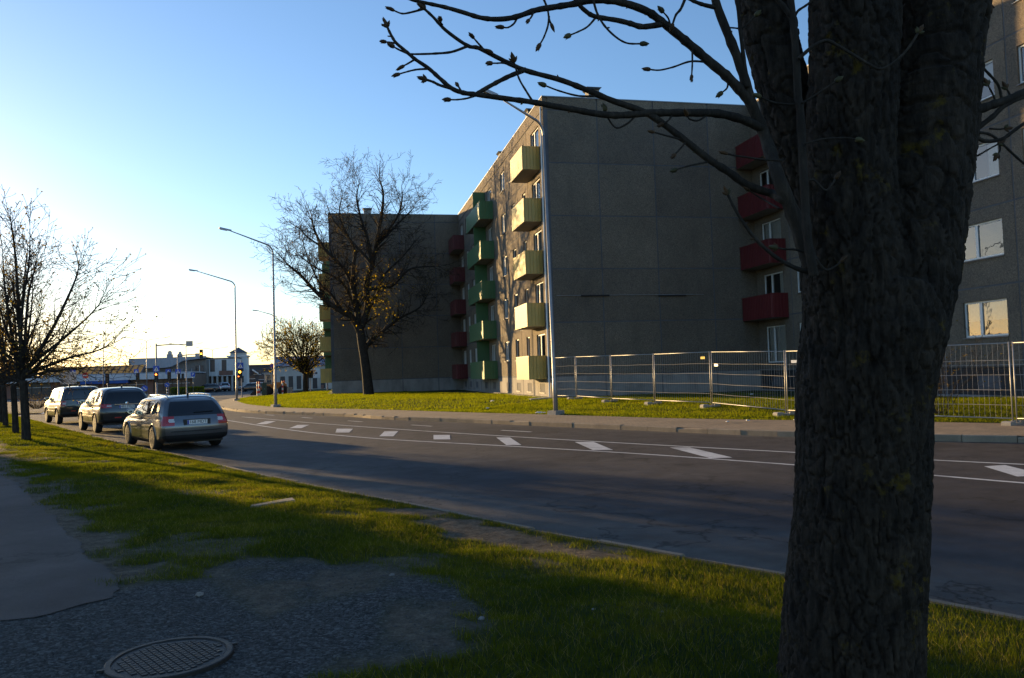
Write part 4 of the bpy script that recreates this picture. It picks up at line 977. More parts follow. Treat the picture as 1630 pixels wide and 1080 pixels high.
    part[rear & (vm > a-.06) & (vm < b+.05) & (np.abs(xc) < wcap-mg+.02)] = 5
    part[rear & (vm > a) & (vm < b) & (np.abs(xc) < wcap-mg)] = 20
    a, b, lx = S_['lamp']
    part[(rear & (vm > a) & (vm < b) & (np.abs(xc) > lx)) | ((kind_ == 0) & (vm > a) & (vm < b) & (yc < .20))] = 30
    part[(part == 30) & (vm > a+(b-a)*.38) & (vm < a+(b-a)*.70) & rear & (np.abs(xc) < lx+.14)] = 31
    lower = (vm < S_['dark']); part[lower & (part == 0)] = 5
    part[(vm < (1.35 if kind != 'estate' else 1.28)) & rear & (part == 0)] = 5; part[(kind_ == 0) & (yc < .42) & (vm < 1.28) & (part == 0)] = 5
    # windscreen
    y0, y1 = S_['wind']
    part[(kind_ == 0) & (vm > 4.15) & (yc > y0+.03) & (yc < y1-.03)] = 40
    part[(kind_ == 2) & (vm > 2.1) & (vm < 3.1) & (np.abs(xc) > .42)] = 41
    ok = ~dead
    submesh('body', V, F, ok & (part == 0), paint, t); islands('black_trim', V, F, ok & (part == 5), MAT['trim'], t)
    for k in range(3):
        for s in (1, -1):
            submesh('side_window', V, F, ok & (part == 10+k) & (np.sign(xc) == s), MAT['carglass'], t)
    submesh('rear_window', V, F, ok & (part == 20), MAT['carglass'], t); submesh('windscreen', V, F, ok & (part == 40), MAT['carglass'], t)
    for s in (1, -1):
        submesh('tail_light', V, F, ok & (part == 30) & (np.sign(xc) == s), MAT['redlamp'], t)
        submesh('reversing_light', V, F, ok & (part == 31) & (np.sign(xc) == s), MAT['whitelamp'], t)
        submesh('headlight', V, F, ok & (part == 41) & (np.sign(xc) == s), MAT['whitelamp'], t)
    # underbody, wheel wells, wheels
    z0 = S_['st'][3][1][0][1]; ww = S_['st'][3][1][0][0]
    MB().box(-ww*.98, ww*.98, .18-L/2, L/2-.2, z0+.02, z0+.16).build('underbody', MAT['trim'], t)
    for wy in S_['wheels']:
        MB().box(-.62, .62, wy-.3-L/2, wy+.3-L/2, z0+.1, S_['wr']*2+.05).build('axle_housing', MAT['trim'], t)
        for s in (-1, 1):
            wheel(t, s*S_['tw'], wy-L/2, S_['wr'], .215, s, MAT['rim'])
            arc = MB(); pts = []
            for k in range(15):
                a = math.pi*(k/14*1.16-.08); y = wy+R_*math.cos(a); z = S_['wr']+R_*math.sin(a)
                pts.append((s*(np.interp(z, Zz[len(uu)//3], Wd[len(uu)//3])-.008), y-L/2, z))
            arc.tube(pts, .018, 6).build('arch_lip', MAT['trim'] if kind != 'estate' else paint, t, True)
    beltz = S_['st'][5][1][3][1]; bw = S_['st'][5][1][3][0]
    for s in (-1, 1):
        mb = MB(); cx, cy, cz = s*(bw+.10), S_['side'][2][-2][0]-.12-L/2, beltz+.10
        mb.lathe([(.02,-.07),(.085,-.055),(.105,.0),(.085,.055),(.03,.08)], 12, (0,0,0), 'y')
        o = mb.build('wing_mirror', paint, t, True); o.location = (cx, cy, cz); o.scale = (1.15,1,.8)
        MB().lathe([(.075,-.064),(.078,-.058)], 12, (0,0,0), 'y').build('mirror_glass', MAT['chrome'], o)
        for hy in (1.45, 2.35):
            zz = beltz-.10; MB().box(-.012,.012,-.09,.09,-.016,.016).build('door_handle', paint, t).location = (s*(bw+.03), hy-L/2, zz)
        xs_ = s*(S_['st'][4][1][2][0]+.004)
        for y0_, y1_ in ((1.28, 2.06), (2.10, 3.15)):
            MB().box(xs_-.012, xs_+.012, y0_-L/2, y1_-L/2, .50*(1 if kind == 'estate' else 1.2), .50*(1 if kind == 'estate' else 1.2)+.045).build('rubbing_strip', paint if kind == 'estate' else MAT['trim'], t)
        MB().tube([(s*.882, 1.255-L/2, .22), (s*.889, 1.2-L/2, .60), (s*.85, 1.165-L/2, beltz+.03)], .004, 4).build('door_gap', MAT['trim'], t)
        MB().tube([(s*.882, 2.07-L/2, .22), (s*.887, 2.07-L/2, .60), (s*.85, 2.06-L/2, beltz+.03)], .004, 4).build('door_gap', MAT['trim'], t)
        if S_['rails']:
            MB().tube([(s*.565,.55-L/2,1.375),(s*.56,.68-L/2,1.445),(s*.555,1.5-L/2,1.47),(s*.55,2.4-L/2,1.455),(s*.545,2.62-L/2,1.40)], .016, 8).build('roof_rail', MAT['chrome'], t, True)
    MB().tube([(0,.75-L/2,S_['st'][3][1][6][1]-.01),(0,.70-L/2,S_['st'][3][1][6][1]+.05),(0,.62-L/2,S_['st'][3][1][6][1]+.075)], [.03,.02,.008], 6).build('aerial', MAT['trim'], t)
    rz = S_['st'][0][1]
    def rearY(z): return float(np.interp(z, Zz[0], Yy[0]))-.07-L/2
    if kind == 'estate':
        MB().tube([(-.05, rearY(.985)-.012, .985), (.25, rearY(1.0)-.02, 1.0), (.46, rearY(1.005)-.004, 1.005)], .012, 6).build('rear_wiper', MAT['trim'], t)
        zc_, pw = .735, .26; px_ = .06*0
        MB().box(-.345, .345, rearY(.735)-.012, rearY(.735)+.05, .66, .81).build('plate_recess', MAT['trim'], t)
        MB().tube([(-.79,rearY(.50)+.09,.505),(-.45,rearY(.5)+.012,.505),(0,rearY(.5)-.008,.505),(.45,rearY(.5)+.012,.505),(.79,rearY(.50)+.09,.505)], .014, 6).build('bumper_strip', MAT['trim'], t, True)
    elif kind == 'suv':
        zc_ = .965; MB().box(-.42, .42, rearY(1.05)-.03, rearY(1.05)+.03, 1.04, 1.065).build('chrome_bar', MAT['chrome'], t)
        MB().lathe([(.012,-.02),(.05,-.012),(.05,.0)], 12, (0,rearY(1.09)-.012,1.09), 'y').build('badge', MAT['chrome'], t)
        for s in (-1, 1): MB().box(s*.42, s*.42+.22, rearY(.56)-.012, rearY(.56)+.03, .55, .59).build('reflector', MAT['redlamp'], t)
    else:
        zc_ = 1.0
        for s in (-1, 1): MB().box(s*.5, s*.5+.2, rearY(.62)-.012, rearY(.62)+.03, .60, .64).build('reflector', MAT['redlamp'], t)
        MB().lathe([(.03,-.16),(.30,-.16),(.34,-.12),(.35,-.02),(.30,.0)], 24, (0.05,rearY(1.0)+.09,1.0), 'y') if False else None
    ry = rearY(zc_)-.018
    pl = MB().box(-.26, .26, ry-.006, ry+.004, zc_-.056, zc_+.056).build('number_plate', MAT['plate'], t)
    MB().box(-.258, -.215, ry-.0085, ry-.0065, zc_-.054, zc_+.054).build('plate_band', MAT['plateblue'], pl)
    if plate: text_mesh('plate_text', plate, .115, MAT['ink'], pl, (.02, ry-.0075, zc_), (R(90),0,0), .0008)
    return t
HEAD = math.atan2(.45, .89)
silver = carpaint('silver_paint', (.15,.15,.155), .75); grey = carpaint('dark_grey_paint', (.016,.017,.019), .4); black = carpaint('black_green_paint', (.009,.010,.010), .3)
dirv = Vector((-.45,.89,0)).normalized()
c3 = Vector((-4.25,23.05,0))+dirv*(2.275-.93)
make_car('estate', 'silver estate car with roof rails, nearest of the three waiting cars', c3, HEAD, silver, '168 MDT')
c2 = Vector((-8.35,32.55,0))+dirv*(2.275-.95)
make_car('suv', 'dark grey rounded SUV waiting between the estate car and the boxy car', c2, HEAD, grey, '491 MBH')
c1 = Vector((-12.55,41.5,0))+dirv*(2.275-.92)
make_car('boxy', 'black boxy off-roader at the front of the three waiting cars', c1, HEAD+R(1), black, None)
# ================================================================== TREES
def segs_mesh(name, segs, mat, parent, n=3, off=(0,0,0), smooth=False):
    """many tapered prisms from rows of p0(3) p1(3) r0 r1"""
    A = np.asarray(segs, float); p0, p1, r0, r1 = A[:,0:3]-np.array(off), A[:,3:6]-np.array(off), A[:,6], A[:,7]
    d = p1-p0; L = np.linalg.norm(d, axis=1, keepdims=True); d = d/np.maximum(L, 1e-9)
    ref = np.where(np.abs(d[:,2:3]) < .9, np.array([[0,0,1.]]), np.array([[1.,0,0]])); a = np.cross(d, ref); a /= np.linalg.norm(a, axis=1, keepdims=True); b = np.cross(d, a)
    p1 = p1 + d*r1[:,None]*.4
    th = np.arange(n)*2*np.pi/n; ring = a[:,None]*np.cos(th)[None,:,None]+b[:,None]*np.sin(th)[None,:,None]
    v = np.concatenate([p0[:,None]+ring*r0[:,None,None], p1[:,None]+ring*r1[:,None,None]], 1)
    k = np.arange(n); q = np.stack([k, (k+1) % n, n+(k+1) % n, n+k], 1)[None]+(np.arange(len(A))*2*n)[:,None,None]
    return mesh_np(name, v.reshape(-1, 3), q.reshape(-1, 4), mat, parent, smooth, 4)
def spline(pts, per=5):
    P = [Vector(p) for p in pts]; out = []
    for i in range(len(P)-1):
        a, b, c, d = P[max(i-1, 0)], P[i], P[i+1], P[min(i+2, len(P)-1)]
        for k in range(per):
            t = k/per; out.append(.5*((2*b)+(-a+c)*t+(2*a-5*b+4*c-d)*t*t+(-a+3*b-3*c+d)*t**3))
    out.append(P[-1]); return out
def grow(segs, tips, rnd, p, d, L, r, lvl, P_):
    """recursive twig growth; P_: dict of shape parameters"""
    n = max(2, int(L/P_['step'])); pos = p.copy(); dr = d.normalized(); st = L/n
    for i in range(n):
        t = (i+1)/n; dr = dr+Vector((rnd.gauss(0, 1), rnd.gauss(0, 1), rnd.gauss(0, 1)))*P_['wig']+Vector((0,0,P_['up']))*(1 if lvl > 0 else .4); dr.normalize()
        np_ = pos+dr*st; ra, rb = r*(1-.75*i/n), r*(1-.75*(i+1)/n)
        segs.append((*pos, *np_, max(ra, P_['rmin']), max(rb, P_['rmin'])))
        if lvl < P_['lv'] and t > P_['bare']:
            for _ in range(P_['kids'][min(lvl, len(P_['kids'])-1)]):
                if rnd.random() < .85:
                    a = rnd.uniform(R(P_['ang'][0]), R(P_['ang'][1])); ax = dr.orthogonal(); ax.rotate(Matrix.Rotation(rnd.uniform(0, 6.283), 3, dr)); nd = dr.copy(); nd.rotate(Matrix.Rotation(a, 3, ax))
                    q = pos+(np_-pos)*rnd.random()
                    if P_['env'] is None or P_['env'](q+nd*L*.3): grow(segs, tips, rnd, q, nd, L*rnd.uniform(*P_['ratio']), max(rb*.62, P_['rmin']), lvl+1, P_)
        pos = np_
    tips.append(tuple(pos))
def leafmesh(name, tips, size, mat, parent, off, k=1, spread=0.0):
    T = np.repeat(np.asarray(tips, float), k, 0)-np.array(off); n = len(T); T = T+rng.normal(0, spread, T.shape) if spread else T
    a = rng.normal(0, 1, (n, 3)); a /= np.linalg.norm(a, axis=1, keepdims=True); b = rng.normal(0, 1, (n, 3)); b -= a*(a*b).sum(1, keepdims=True); b /= np.linalg.norm(b, axis=1, keepdims=True)
    s = rng.uniform(.6, 1.4, (n, 1))*size
    v = np.stack([T-a*s, T+b*s*.55, T+a*s, T-b*s*.55], 1)
    return stuff(mesh_np(name, v.reshape(-1, 3), np.arange(n*4).reshape(-1, 4), mat, parent, False, 4))

# ---- the big chestnut beside the camera -------------------------------------------------
TD = 3.85
base = atd(1352, 1085, TD); base.z = .2
ch = thing('chestnut_tree', 'big dark chestnut tree with rough bark and bare budding shoots at the right', 'tree', base)
tm = MB()
def limb(pts, D=TD):
    P = []; Rr = []
    for px, py, rp, dd in pts: P.append(atd(px, py, D+dd)); Rr.append(rp*(D+dd)/FPX)
    n = 6; S2 = spline(P, n); R2 = np.interp(np.arange(len(S2))/n, np.arange(len(Rr)), Rr); tm.tube(S2, list(R2), 20)
limb([(1345,1230,150,0),(1350,1140,118,0),(1354,1060,107,0),(1362,900,102,0),(1369,780,99,0),(1372,680,99,0),(1374,600,100,0),(1390,520,106,0),(1400,450,90,0)])
limb([(1390,640,82,.03),(1412,520,88,.03),(1432,430,88,.03),(1453,330,80,.04),(1470,230,74,.05),(1480,150,70,.05),(1492,60,69,.06),(1499,0,69,.06),(1512,-120,66,.1),(1540,-330,58,.2),(1600,-620,48,.4)])
limb([(1374,600,86,-.02),(1362,470,80,-.03),(1358,380,74,-.05),(1355,250,66,-.06),(1358,120,64,-.07),(1361,0,65,-.08),(1354,-150,66,-.05),(1340,-400,58,.0),(1330,-650,50,.1)])
limb([(1372,520,50,.08),(1335,420,48,.10),(1300,320,42,.13),(1270,225,40,.16),(1247,140,38,.18),(1231,80,37,.2),(1216,0,39,.22),(1200,-110,40,.27),(1170,-330,38,.4),(1130,-560,30,.55)])
ch_tmp = tm.build('tmp', None); md = ch_tmp.modifiers.new('r', 'REMESH'); md.mode = 'VOXEL'; md.voxel_size = .0105; md.use_smooth_shade = True
dg = bpy.context.evaluated_depsgraph_get(); me = bpy.data.meshes.new_from_object(ch_tmp.evaluated_get(dg)); bpy.data.objects.remove(ch_tmp)
nv_ = len(me.vertices); co = np.empty(nv_*3, np.float32); me.vertices.foreach_get('co', co); co = co.reshape(-1, 3)
no = np.empty(nv_*3, np.float32); me.vertices.foreach_get('normal', no); no = no.reshape(-1, 3)
# bark: long plates between fissures, burrs, and buttresses at the foot
cx = atd(1375, 640, TD); ang = np.arctan2(co[:,1]-cx.y, co[:,0]-cx.x); hh = co[:,2]
u_ = ang*.33*10
def worley(x, y, seed):
    ix, iy = np.floor(x), np.floor(y); f1 = np.full(len(x), 9.); f2 = np.full(len(x), 9.)
    for i in (-1, 0, 1):
        for j in (-1, 0, 1):
            d = np.hypot(ix+i+_hash(ix+i, iy+j, seed)-x, iy+j+_hash(ix+i, iy+j, seed+5)-y)
            f2 = np.where(d < f1, f1, np.minimum(f2, d)); f1 = np.minimum(f1, d)
    return np.clip(f2-f1, 0, 1)
wx_ = (fbm(u_*.9, hh*2.2, 61, 3)-.5)*2.4; wy_ = (fbm(u_*1.1+9, hh*2.6, 66, 3)-.5)*1.6
pl1 = worley(u_*2.1+wx_, hh*6.5+wy_*1.5+u_*.4, 62); pl2 = worley(u_*5.2+wx_*2, hh*15+wy_*3, 63)
rid = np.abs(fbm(u_*1.0+wx_*.6, hh*1.3, 67, 3)-.5)*2
fine_ = fbm(u_*9, hh*26, 64, 2)-.5; lumps = fbm(u_*.5, hh*1.1, 65, 3)-.5
co2 = co + no*((sstep(.02, .16, pl1)-.8)*.017+(sstep(.0, .14, pl2)-.7)*.008+(np.sqrt(rid)-.5)*.022+fine_*.012+lumps*.034)[:,None]
me.vertices.foreach_set('co', (co2-np.array(base)).astype(np.float32).ravel()); me.materials.append(MAT['bark']); me.update()
me.polygons.foreach_set('use_smooth', np.ones(len(me.polygons), bool))
tr = bpy.data.objects.new('trunk', me); col.objects.link(tr); tr.parent = ch
# buds: slender pointed cone of scales
def bud_data(nm, mat, fat):
    m = MB().lathe([(.10,0),(.20*fat,.10),(.24*fat,.32),(.21*fat,.55),(.12*fat,.80),(.015,1.0)], 8)
    for k in range(6):
        a = k*1.05; z = .12+.09*k; r = .215*fat; c, s = math.cos(a), math.sin(a)
        m.add([(c*r*.9-s*.12, s*r*.9+c*.12, z),(c*r*.9+s*.12, s*r*.9-c*.12, z),(c*r*1.25, s*r*1.25, z+.34)], [(0,1,2)])
    me = bpy.data.meshes.new(nm); me.from_pydata(m.v, [], m.f); me.materials.append(mat); me.polygons.foreach_set('use_smooth', [True]*len(me.polygons)); return me
BUD = [bud_data('bud', MAT['bud'], 1.0), bud_data('bud', MAT['bud_green'], 1.15), bud_data('bud', MAT['bud'], .8)]
def LD(px): return 3.74-(1240-px)/620*.42 if px < 1240 else 3.58
def put_bud(parent, p, d, size):
    o = bpy.data.objects.new('bud', random.choice(BUD)); col.objects.link(o); o.parent = parent
    o.location = p-base; o.rotation_euler = d.to_track_quat('Z', 'Y').to_euler(); o.scale = (size,)*3; return o
def branch(pts, r0, r1, buds=1, D=None, dz=0.0, name='branch', side=0):
    """pts in pixels; radii in pixels; dz: how far the tip comes towards the camera"""
    k = len(pts); P = []
    for i, (x, y) in enumerate(pts):
        P.append(atd(x, y, (LD(x) if D is None else D)-dz*i/(k-1)))
    n = 5; S2 = spline(P, n); Dm = (LD(pts[0][0]) if D is None else D)
    Rr = [(r0+(r1-r0)*(i/(len(S2)-1))**.8)*Dm/FPX*(1+.05*math.sin(i*2.1))*.80 for i in range(len(S2))]
    for i in range(2, len(S2)-1, 4): Rr[i] *= 1.10                     # nodes
    o = MB(base).tube(S2, Rr, 8).build(name, MAT['shoot'], ch, True)
    d = (S2[-1]-S2[-2]).normalized()
    if buds:
        put_bud(o, S2[-1]-d*.002, d, .044)
        if buds > 1:
            for s in (-1, 1):
                a = d.orthogonal(); e = d.copy(); e.rotate(Matrix.Rotation(R(42)*s, 3, _f)); put_bud(o, S2[-1]-d*.004, e, .030)
    for j in range(side):
        i = random.randint(2, len(S2)-3); t = (S2[i+1]-S2[i]).normalized(); e = t.copy(); e.rotate(Matrix.Rotation(R(55)*random.choice((-1, 1)), 3, _f)); put_bud(o, S2[i]+e*Rr[i]*.5, e, random.uniform(.015, .022))
    return o
branch([(1292,425),(1282,398),(1262,340),(1240,285),(1218,218),(1196,165),(1180,108),(1160,58),(1140,5),(1128,-50),(1110,-130),(1080,-260)], 17, 6, 1, side=2)       # thick side shoot
branch([(1198,168),(1182,148),(1155,120),(1131,100),(1100,73),(1076,53),(1053,35),(1033,20),(1003,8),(974,1.6),(941,1),(911,7),(880,12),(853,16.6),(820,27.6),(792,31),(765,28.5),(737,20),(709,12),(682,6),(656,0),(632,-10)], 10.5, 2.6, 2, side=5)
branch([(1053,39),(1023,43),(1003,37.7),(982,32.6),(947,26.5),(931,17),(919,4),(905,-20)], 6, 3.6, 1, side=2)
branch([(1254,322),(1243,316),(1230,309),(1191,296),(1161,275),(1127,253),(1084,219),(1032,182),(976,161),(925,140),(890,127),(835,112),(796,94),(762,77),(744,73),(710,49),(690,28),(675,14)], 10, 2.4, 2, side=4)
branch([(744,74),(719,83),(693,85.6),(668,86.5),(650,86.5)], 2.8, 1.8, 0)
branch([(837,111),(811,121.5),(789,132.5),(770,143),(758,150)], 5, 4, 0)
branch([(1214,205),(1180,190),(1141,181),(1104,180),(1064,180),(1035,180),(1002,183),(974,184),(941,180),(915,175),(886,170),(848,163),(811,158),(759,151),(737,148),(719,141),(700,125),(682,109),(660,94),(645,81),(630,68),(621,53),(616,42)], 9, 2.2, 2, side=5)
branch([(724,143),(700,136),(690,131),(678,127)], 3, 2.4, 2)
for q in ([(756,153),(743,157),(728,159),(717,159)], [(682,110),(664,111),(650,114),(636,118)], [(660,95),(652,100),(643,105)], [(648,85),(636,80),(627,75)], [(630,69),(622,68),(614,67)], [(704,40),(702,37),(701,33)],
          [(768,77),(761,69),(754,61)], [(824,108),(803,101),(792,101),(783,101)], [(874,26),(872,42),(866,59),(860,70)], [(823,29),(818,38),(809,44),(802,44)], [(850,18),(846,27),(842,32)],
          [(673,15),(654,20),(640,22),(627,17)], [(947,30),(935,43),(920,51),(908,56)], [(1131,100),(1100,98),(1072,107),(1050,112),(1035,111)], [(1102,76),(1102,102),(1101,120)], [(1159,133),(1157,141),(1150,147)],
          [(951,153),(921,153),(890,145),(869,137)], [(1011,185),(1000,196),(982,204),(970,192),(964,177)], [(1092,226),(1082,238),(1074,246)], [(1127,258),(1098,264),(1077,270)], [(1090,224),(1060,216),(1041,211)],
          [(1068,46),(1064,30),(1056,20)], [(1071,181),(1064,192),(1055,197)], [(1128,181),(1112,192),(1098,190),(1094,184)], [(800,97),(790,90),(784,86)], [(1240,332),(1215,318),(1193,304)], [(735,147),(731,140),(729,137)]):
    branch(q, 2.3, 1.5, 1, dz=random.uniform(-.03, .06), name='twig')
branch([(848,162),(838,146),(826,125),(818,98)], 2.4, 1.6, 2, dz=.04, name='twig')
branch([(862,-8),(868,5),(872,17),(874,30),(877,38)], 2.4, 1.8, 1, name='twig')
branch([(943,-6),(950,20),(962,41),(980,59),(998,69),(1019,70)], 2.6, 1.8, 1, side=2, name='twig', D=3.5)
branch([(1093,-8),(1084,14),(1076,24),(1071,38)], 3.2, 2, 1, name='twig', D=3.55)
branch([(1138,12),(1120,8),(1104,2),(1085,-8)], 4.5, 3, 1, name='twig')
branch([(1300,436),(1277,431),(1254,421),(1230,406),(1202,380),(1184,356),(1168,330),(1158,309)], 5.4, 2.4, 2, D=3.50, dz=.05, side=2)
branch([(1290,405),(1267,398),(1250,397),(1237,395)], 2.8, 1.8, 2, D=3.5, name='twig')
branch([(1245,256),(1212,254),(1184,250),(1170,248),(1158,245)], 2.4, 1.7, 1, D=3.45, name='twig', side=1)
branch([(1300,412),(1306,422),(1316,430),(1330,424),(1338,417)], 2.4, 1.8, 1, D=3.42, name='twig')
branch([(1288,288),(1297,288),(1313,303),(1322,297),(1330,285)], 2.4, 1.8, 1, D=3.42, name='twig')
branch([(1296,440),(1290,410),(1284,361),(1278,260),(1274,180),(1270,150),(1267,90),(1263,40),(1258,-10),(1252,-120),(1250,-260)], 10, 6.5, 1, D=3.46)       # upright shoot in front of the trunk
branch([(1265,34),(1250,14),(1236,-2),(1215,-25)], 6, 4, 1, D=3.46)
branch([(1264,30),(1270,18),(1283,9),(1298,-3)], 3, 2, 1, D=3.46, name='twig')
branch([(1271,94),(1280,86),(1294,74),(1315,65),(1331,72),(1352,84),(1385,104),(1403,110),(1425,98),(1445,78),(1462,52)], 4.2, 2.2, 2, D=3.42, side=1)
branch([(1270,167),(1248,166),(1230,163),(1211,155)], 2.6, 1.8, 1, D=3.47, name='twig')
branch([(1190,140),(1185,102),(1178,46),(1174,0),(1170,-60)], 4.6, 3, 1, D=3.68)
branch([(1183,47),(1170,45),(1155,44)], 1.8, 1.4, 0, D=3.7, name='twig'); branch([(1180,46),(1190,38),(1202,26)], 1.9, 1.4, 1, D=3.68, name='twig')
branch([(1276,165),(1300,150),(1330,130)], 2.2, 1.6, 1, D=3.44, name='twig')
branch([(1280,230),(1310,222),(1345,220),(1362,222)], 2.2, 1.6, 1, D=3.42, name='twig')
for q, a, b in (([(1528,185),(1560,174),(1583,166),(1606,158),(1632,146),(1670,128),(1720,95)], 10.5, 6), ([(1535,212),(1553,205),(1580,186),(1600,168),(1640,150)], 6.5, 4), ([(1540,210),(1553,211),(1575,214),(1594,228),(1612,245),(1632,262),(1660,278)], 3.2, 2),
                ([(1538,212),(1550,217),(1569,225),(1594,222),(1612,210),(1630,197),(1660,180)], 4.6, 3), ([(1542,256),(1555,249),(1572,239),(1590,229)], 2.2, 1.6), ([(1548,92),(1560,104),(1575,119),(1589,136),(1594,156)], 2.4, 2.6),
                ([(1600,160),(1607,152),(1602,141)], 2.4, 1.8), ([(1571,-10),(1574,0),(1576,9)], 1.8, 1.5), ([(1586,165),(1580,150),(1572,135)], 2, 1.5), ([(1575,205),(1590,206),(1600,205)], 2, 1.5), ([(1590,226),(1592,238),(1588,246)], 2, 1.5)):
    branch(q, a, b, 2, D=3.80, name='branch' if a > 4 else 'twig')
# higher boughs out of the frame carry on up
for q, a, b in (([(1360,-120),(1300,-380),(1200,-650),(1050,-900)], 40, 12), ([(1520,-150),(1650,-420),(1800,-700)], 40, 12), ([(1200,-120),(1060,-330),(880,-520),(700,-640)], 30, 8), ([(1345,-300),(1420,-560),(1440,-850)], 34, 10)):
    branch(q, a, b, 1, D=3.95, side=4)

# ---- the tall tree in front of the far block ---------------------------------------------
def traced_tree(name, label, base, D, trunk, limbs, params, leaves, seed, cat='tree', group=None, spread=3.0):
    rnd = random.Random(seed); t = thing(name, label, cat, base, 0, group); segs = []; tips = []
    P = spline([Vector(base)+Vector((0,0,-.2))]+[at(x, y, D) for x, y, r in trunk], 4); rr = [trunk[0][2]*1.25]+[q[2] for q in trunk]
    Rr = np.interp(np.arange(len(P))/4, np.arange(len(rr)), rr); MB(base).tube(P, list(Rr), 12).build('trunk', MAT['barkfar'], t, True)
    for pts, r0, dd in limbs:
        k = len(pts); Q = spline([at(x, y, D+dd*(i/(k-1))**1.2) for i, (x, y) in enumerate(pts)], 4); n = len(Q); r0 = r0*params.get('fat', 1)
        rad = [r0*(1-.82*i/(n-1)) for i in range(n)]; MB(base).tube(Q, rad, 7).build('limb', MAT['barkfar'], t, True)
        for i in range(2, n):
            tdir = (Q[i]-Q[i-1]).normalized()
            for _ in range(params['first']):
                a = rnd.uniform(R(25), R(70)); ax = tdir.orthogonal(); ax.rotate(Matrix.Rotation(rnd.uniform(0, 6.283), 3, tdir)); nd = tdir.copy(); nd.rotate(Matrix.Rotation(a, 3, ax))
                grow(segs, tips, rnd, Q[i-1].lerp(Q[i], rnd.random()), nd, params['len']*rnd.uniform(.5, 1.1)*(1 if i > n*.35 else .7), max(rad[i]*.42, params['rmin']*2), 0, params)
        grow(segs, tips, rnd, Q[-1], (Q[-1]-Q[-2]), params['len']*.8, rad[-1], 0, params)
    segs_mesh('twigs', segs, MAT['barkfar'], t, 3, base)
    return t, segs, tips
bt = gp(587, 629, .42); TY = bt.y
trk = [(587,629,.42),(584,600,.36),(580,570,.33),(576,545,.33),(573,522,.30)]
env = lambda q: True
prm = dict(step=.45, wig=.16, up=.06, lv=3, bare=.1, kids=[1,1,2], ang=(22,60), ratio=(.42,.72), rmin=.0095, env=None, first=2, len=2.0, fat=1.3)
limbs = [([(573,530),(560,505),(545,497),(520,480),(500,462),(480,440),(462,425),(452,415)], .20, -1.0), ([(580,560),(590,542),(600,535),(625,515),(640,505),(668,490),(680,470)], .15, 1.5),
         ([(573,525),(585,490),(583,455),(592,420),(600,385),(607,345),(610,310),(605,288)], .22, .3), ([(572,520),(565,470),(555,440),(540,420),(515,395),(500,365),(497,348)], .18, -2.5),
         ([(583,462),(605,458),(625,455),(650,430),(675,425),(700,424)], .12, -2.0), ([(565,470),(562,430),(565,400),(550,370),(540,340),(545,312)], .13, 2.5), ([(592,420),(585,380),(575,350),(568,315),(572,292)], .12, -2.0),
         ([(600,390),(625,365),(645,345),(660,330)], .10, 1.8), ([(545,497),(528,470),(508,450),(490,410),(482,385)], .10, 2.5), ([(600,385),(630,350),(640,320),(640,305)], .09, -2.2), ([(515,395),(490,378),(475,362)], .07, -1.0),
         ([(584,480),(600,470),(610,440),(640,410),(660,385)], .11, 3.5), ([(573,510),(560,480),(548,455),(530,440),(500,425),(478,408)], .11, -4.0), ([(592,420),(560,385),(530,350),(520,325)], .10, 4.0)]
t, segs, tips = traced_tree('tall_tree', 'tall spreading bare tree in front of the far grey end wall', (bt.x, bt.y, .4), TY, trk, limbs, prm, None, 4)
tipsA = np.array(tips); sel = rng.random(len(tipsA)) < .8
leafmesh('buds', tipsA[sel], .034, MAT['bud_far'], t, (bt.x, bt.y, .4), 1, .03)
gc = at(598, 475, TY-1.0); near = [tuple(gc+Vector((rnd_[0]*1.25, rnd_[1]*1.2, rnd_[2]*1.7))) for rnd_ in rng.normal(0, .75, (700, 3))]
leafmesh('young_leaves', near, .065, MAT['leaf'], t, (bt.x, bt.y, .4), 1)

# ---- young street trees on the verge, left ------------------------------------------------
def street_tree(label, base, D, limbs, trunk, seed, ln, group='young street trees on the verge', mat='bud_far', first=2, budsize=.035, lv=2, rmin=.006):
    prm = dict(step=.28, wig=.10, up=.10, lv=lv, bare=.2, kids=[1,1], ang=(25,55), ratio=(.4,.7), rmin=rmin, env=None, first=first, len=ln)
    t, segs, tips = traced_tree('street_tree', label, base, D, trunk, limbs, prm, None, seed, group=group)
    leafmesh('buds', tips, budsize, MAT[mat], t, base, 1, .02); return t
b1_ = gp(42, 704, .2); z1 = float(vz(np.array([b1_.x]), np.array([b1_.y]))[0]); D1 = b1_.y
L1 = [([(36,610),(34,560),(30,500),(26,430),(22,385),(17,350)], .075, .3), ([(37,605),(32,540),(38,470),(46,420),(48,372)], .06, -.5), ([(38,600),(55,570),(80,530),(105,480),(120,445),(125,425)], .075, .4), ([(38,600),(62,580),(95,545),(112,505)], .06, -.6),
      ([(40,598),(70,585),(110,570),(150,560),(178,548)], .06, .5), ([(38,596),(60,572),(100,540),(140,505),(162,480)], .06, -.4), ([(36,605),(22,560),(8,520),(-6,470)], .07, .3), ([(36,605),(15,570),(-10,545),(-30,530)], .06, -.5), ([(37,600),(40,540),(44,480),(52,440),(60,408)], .055, .8),
      ([(42,600),(75,592),(112,588),(150,585)], .045, -.7), ([(34,600),(18,530),(8,460),(4,400)], .06, .9), ([(36,610),(10,600),(-20,585)], .05, 0)]
street_tree('nearest young street tree on the verge, its branches fanning over the cars', (b1_.x, b1_.y, z1), D1, L1, [(42,704,.13),(41,675,.115),(39,640,.11),(37,606,.105)], 11, 1.15)
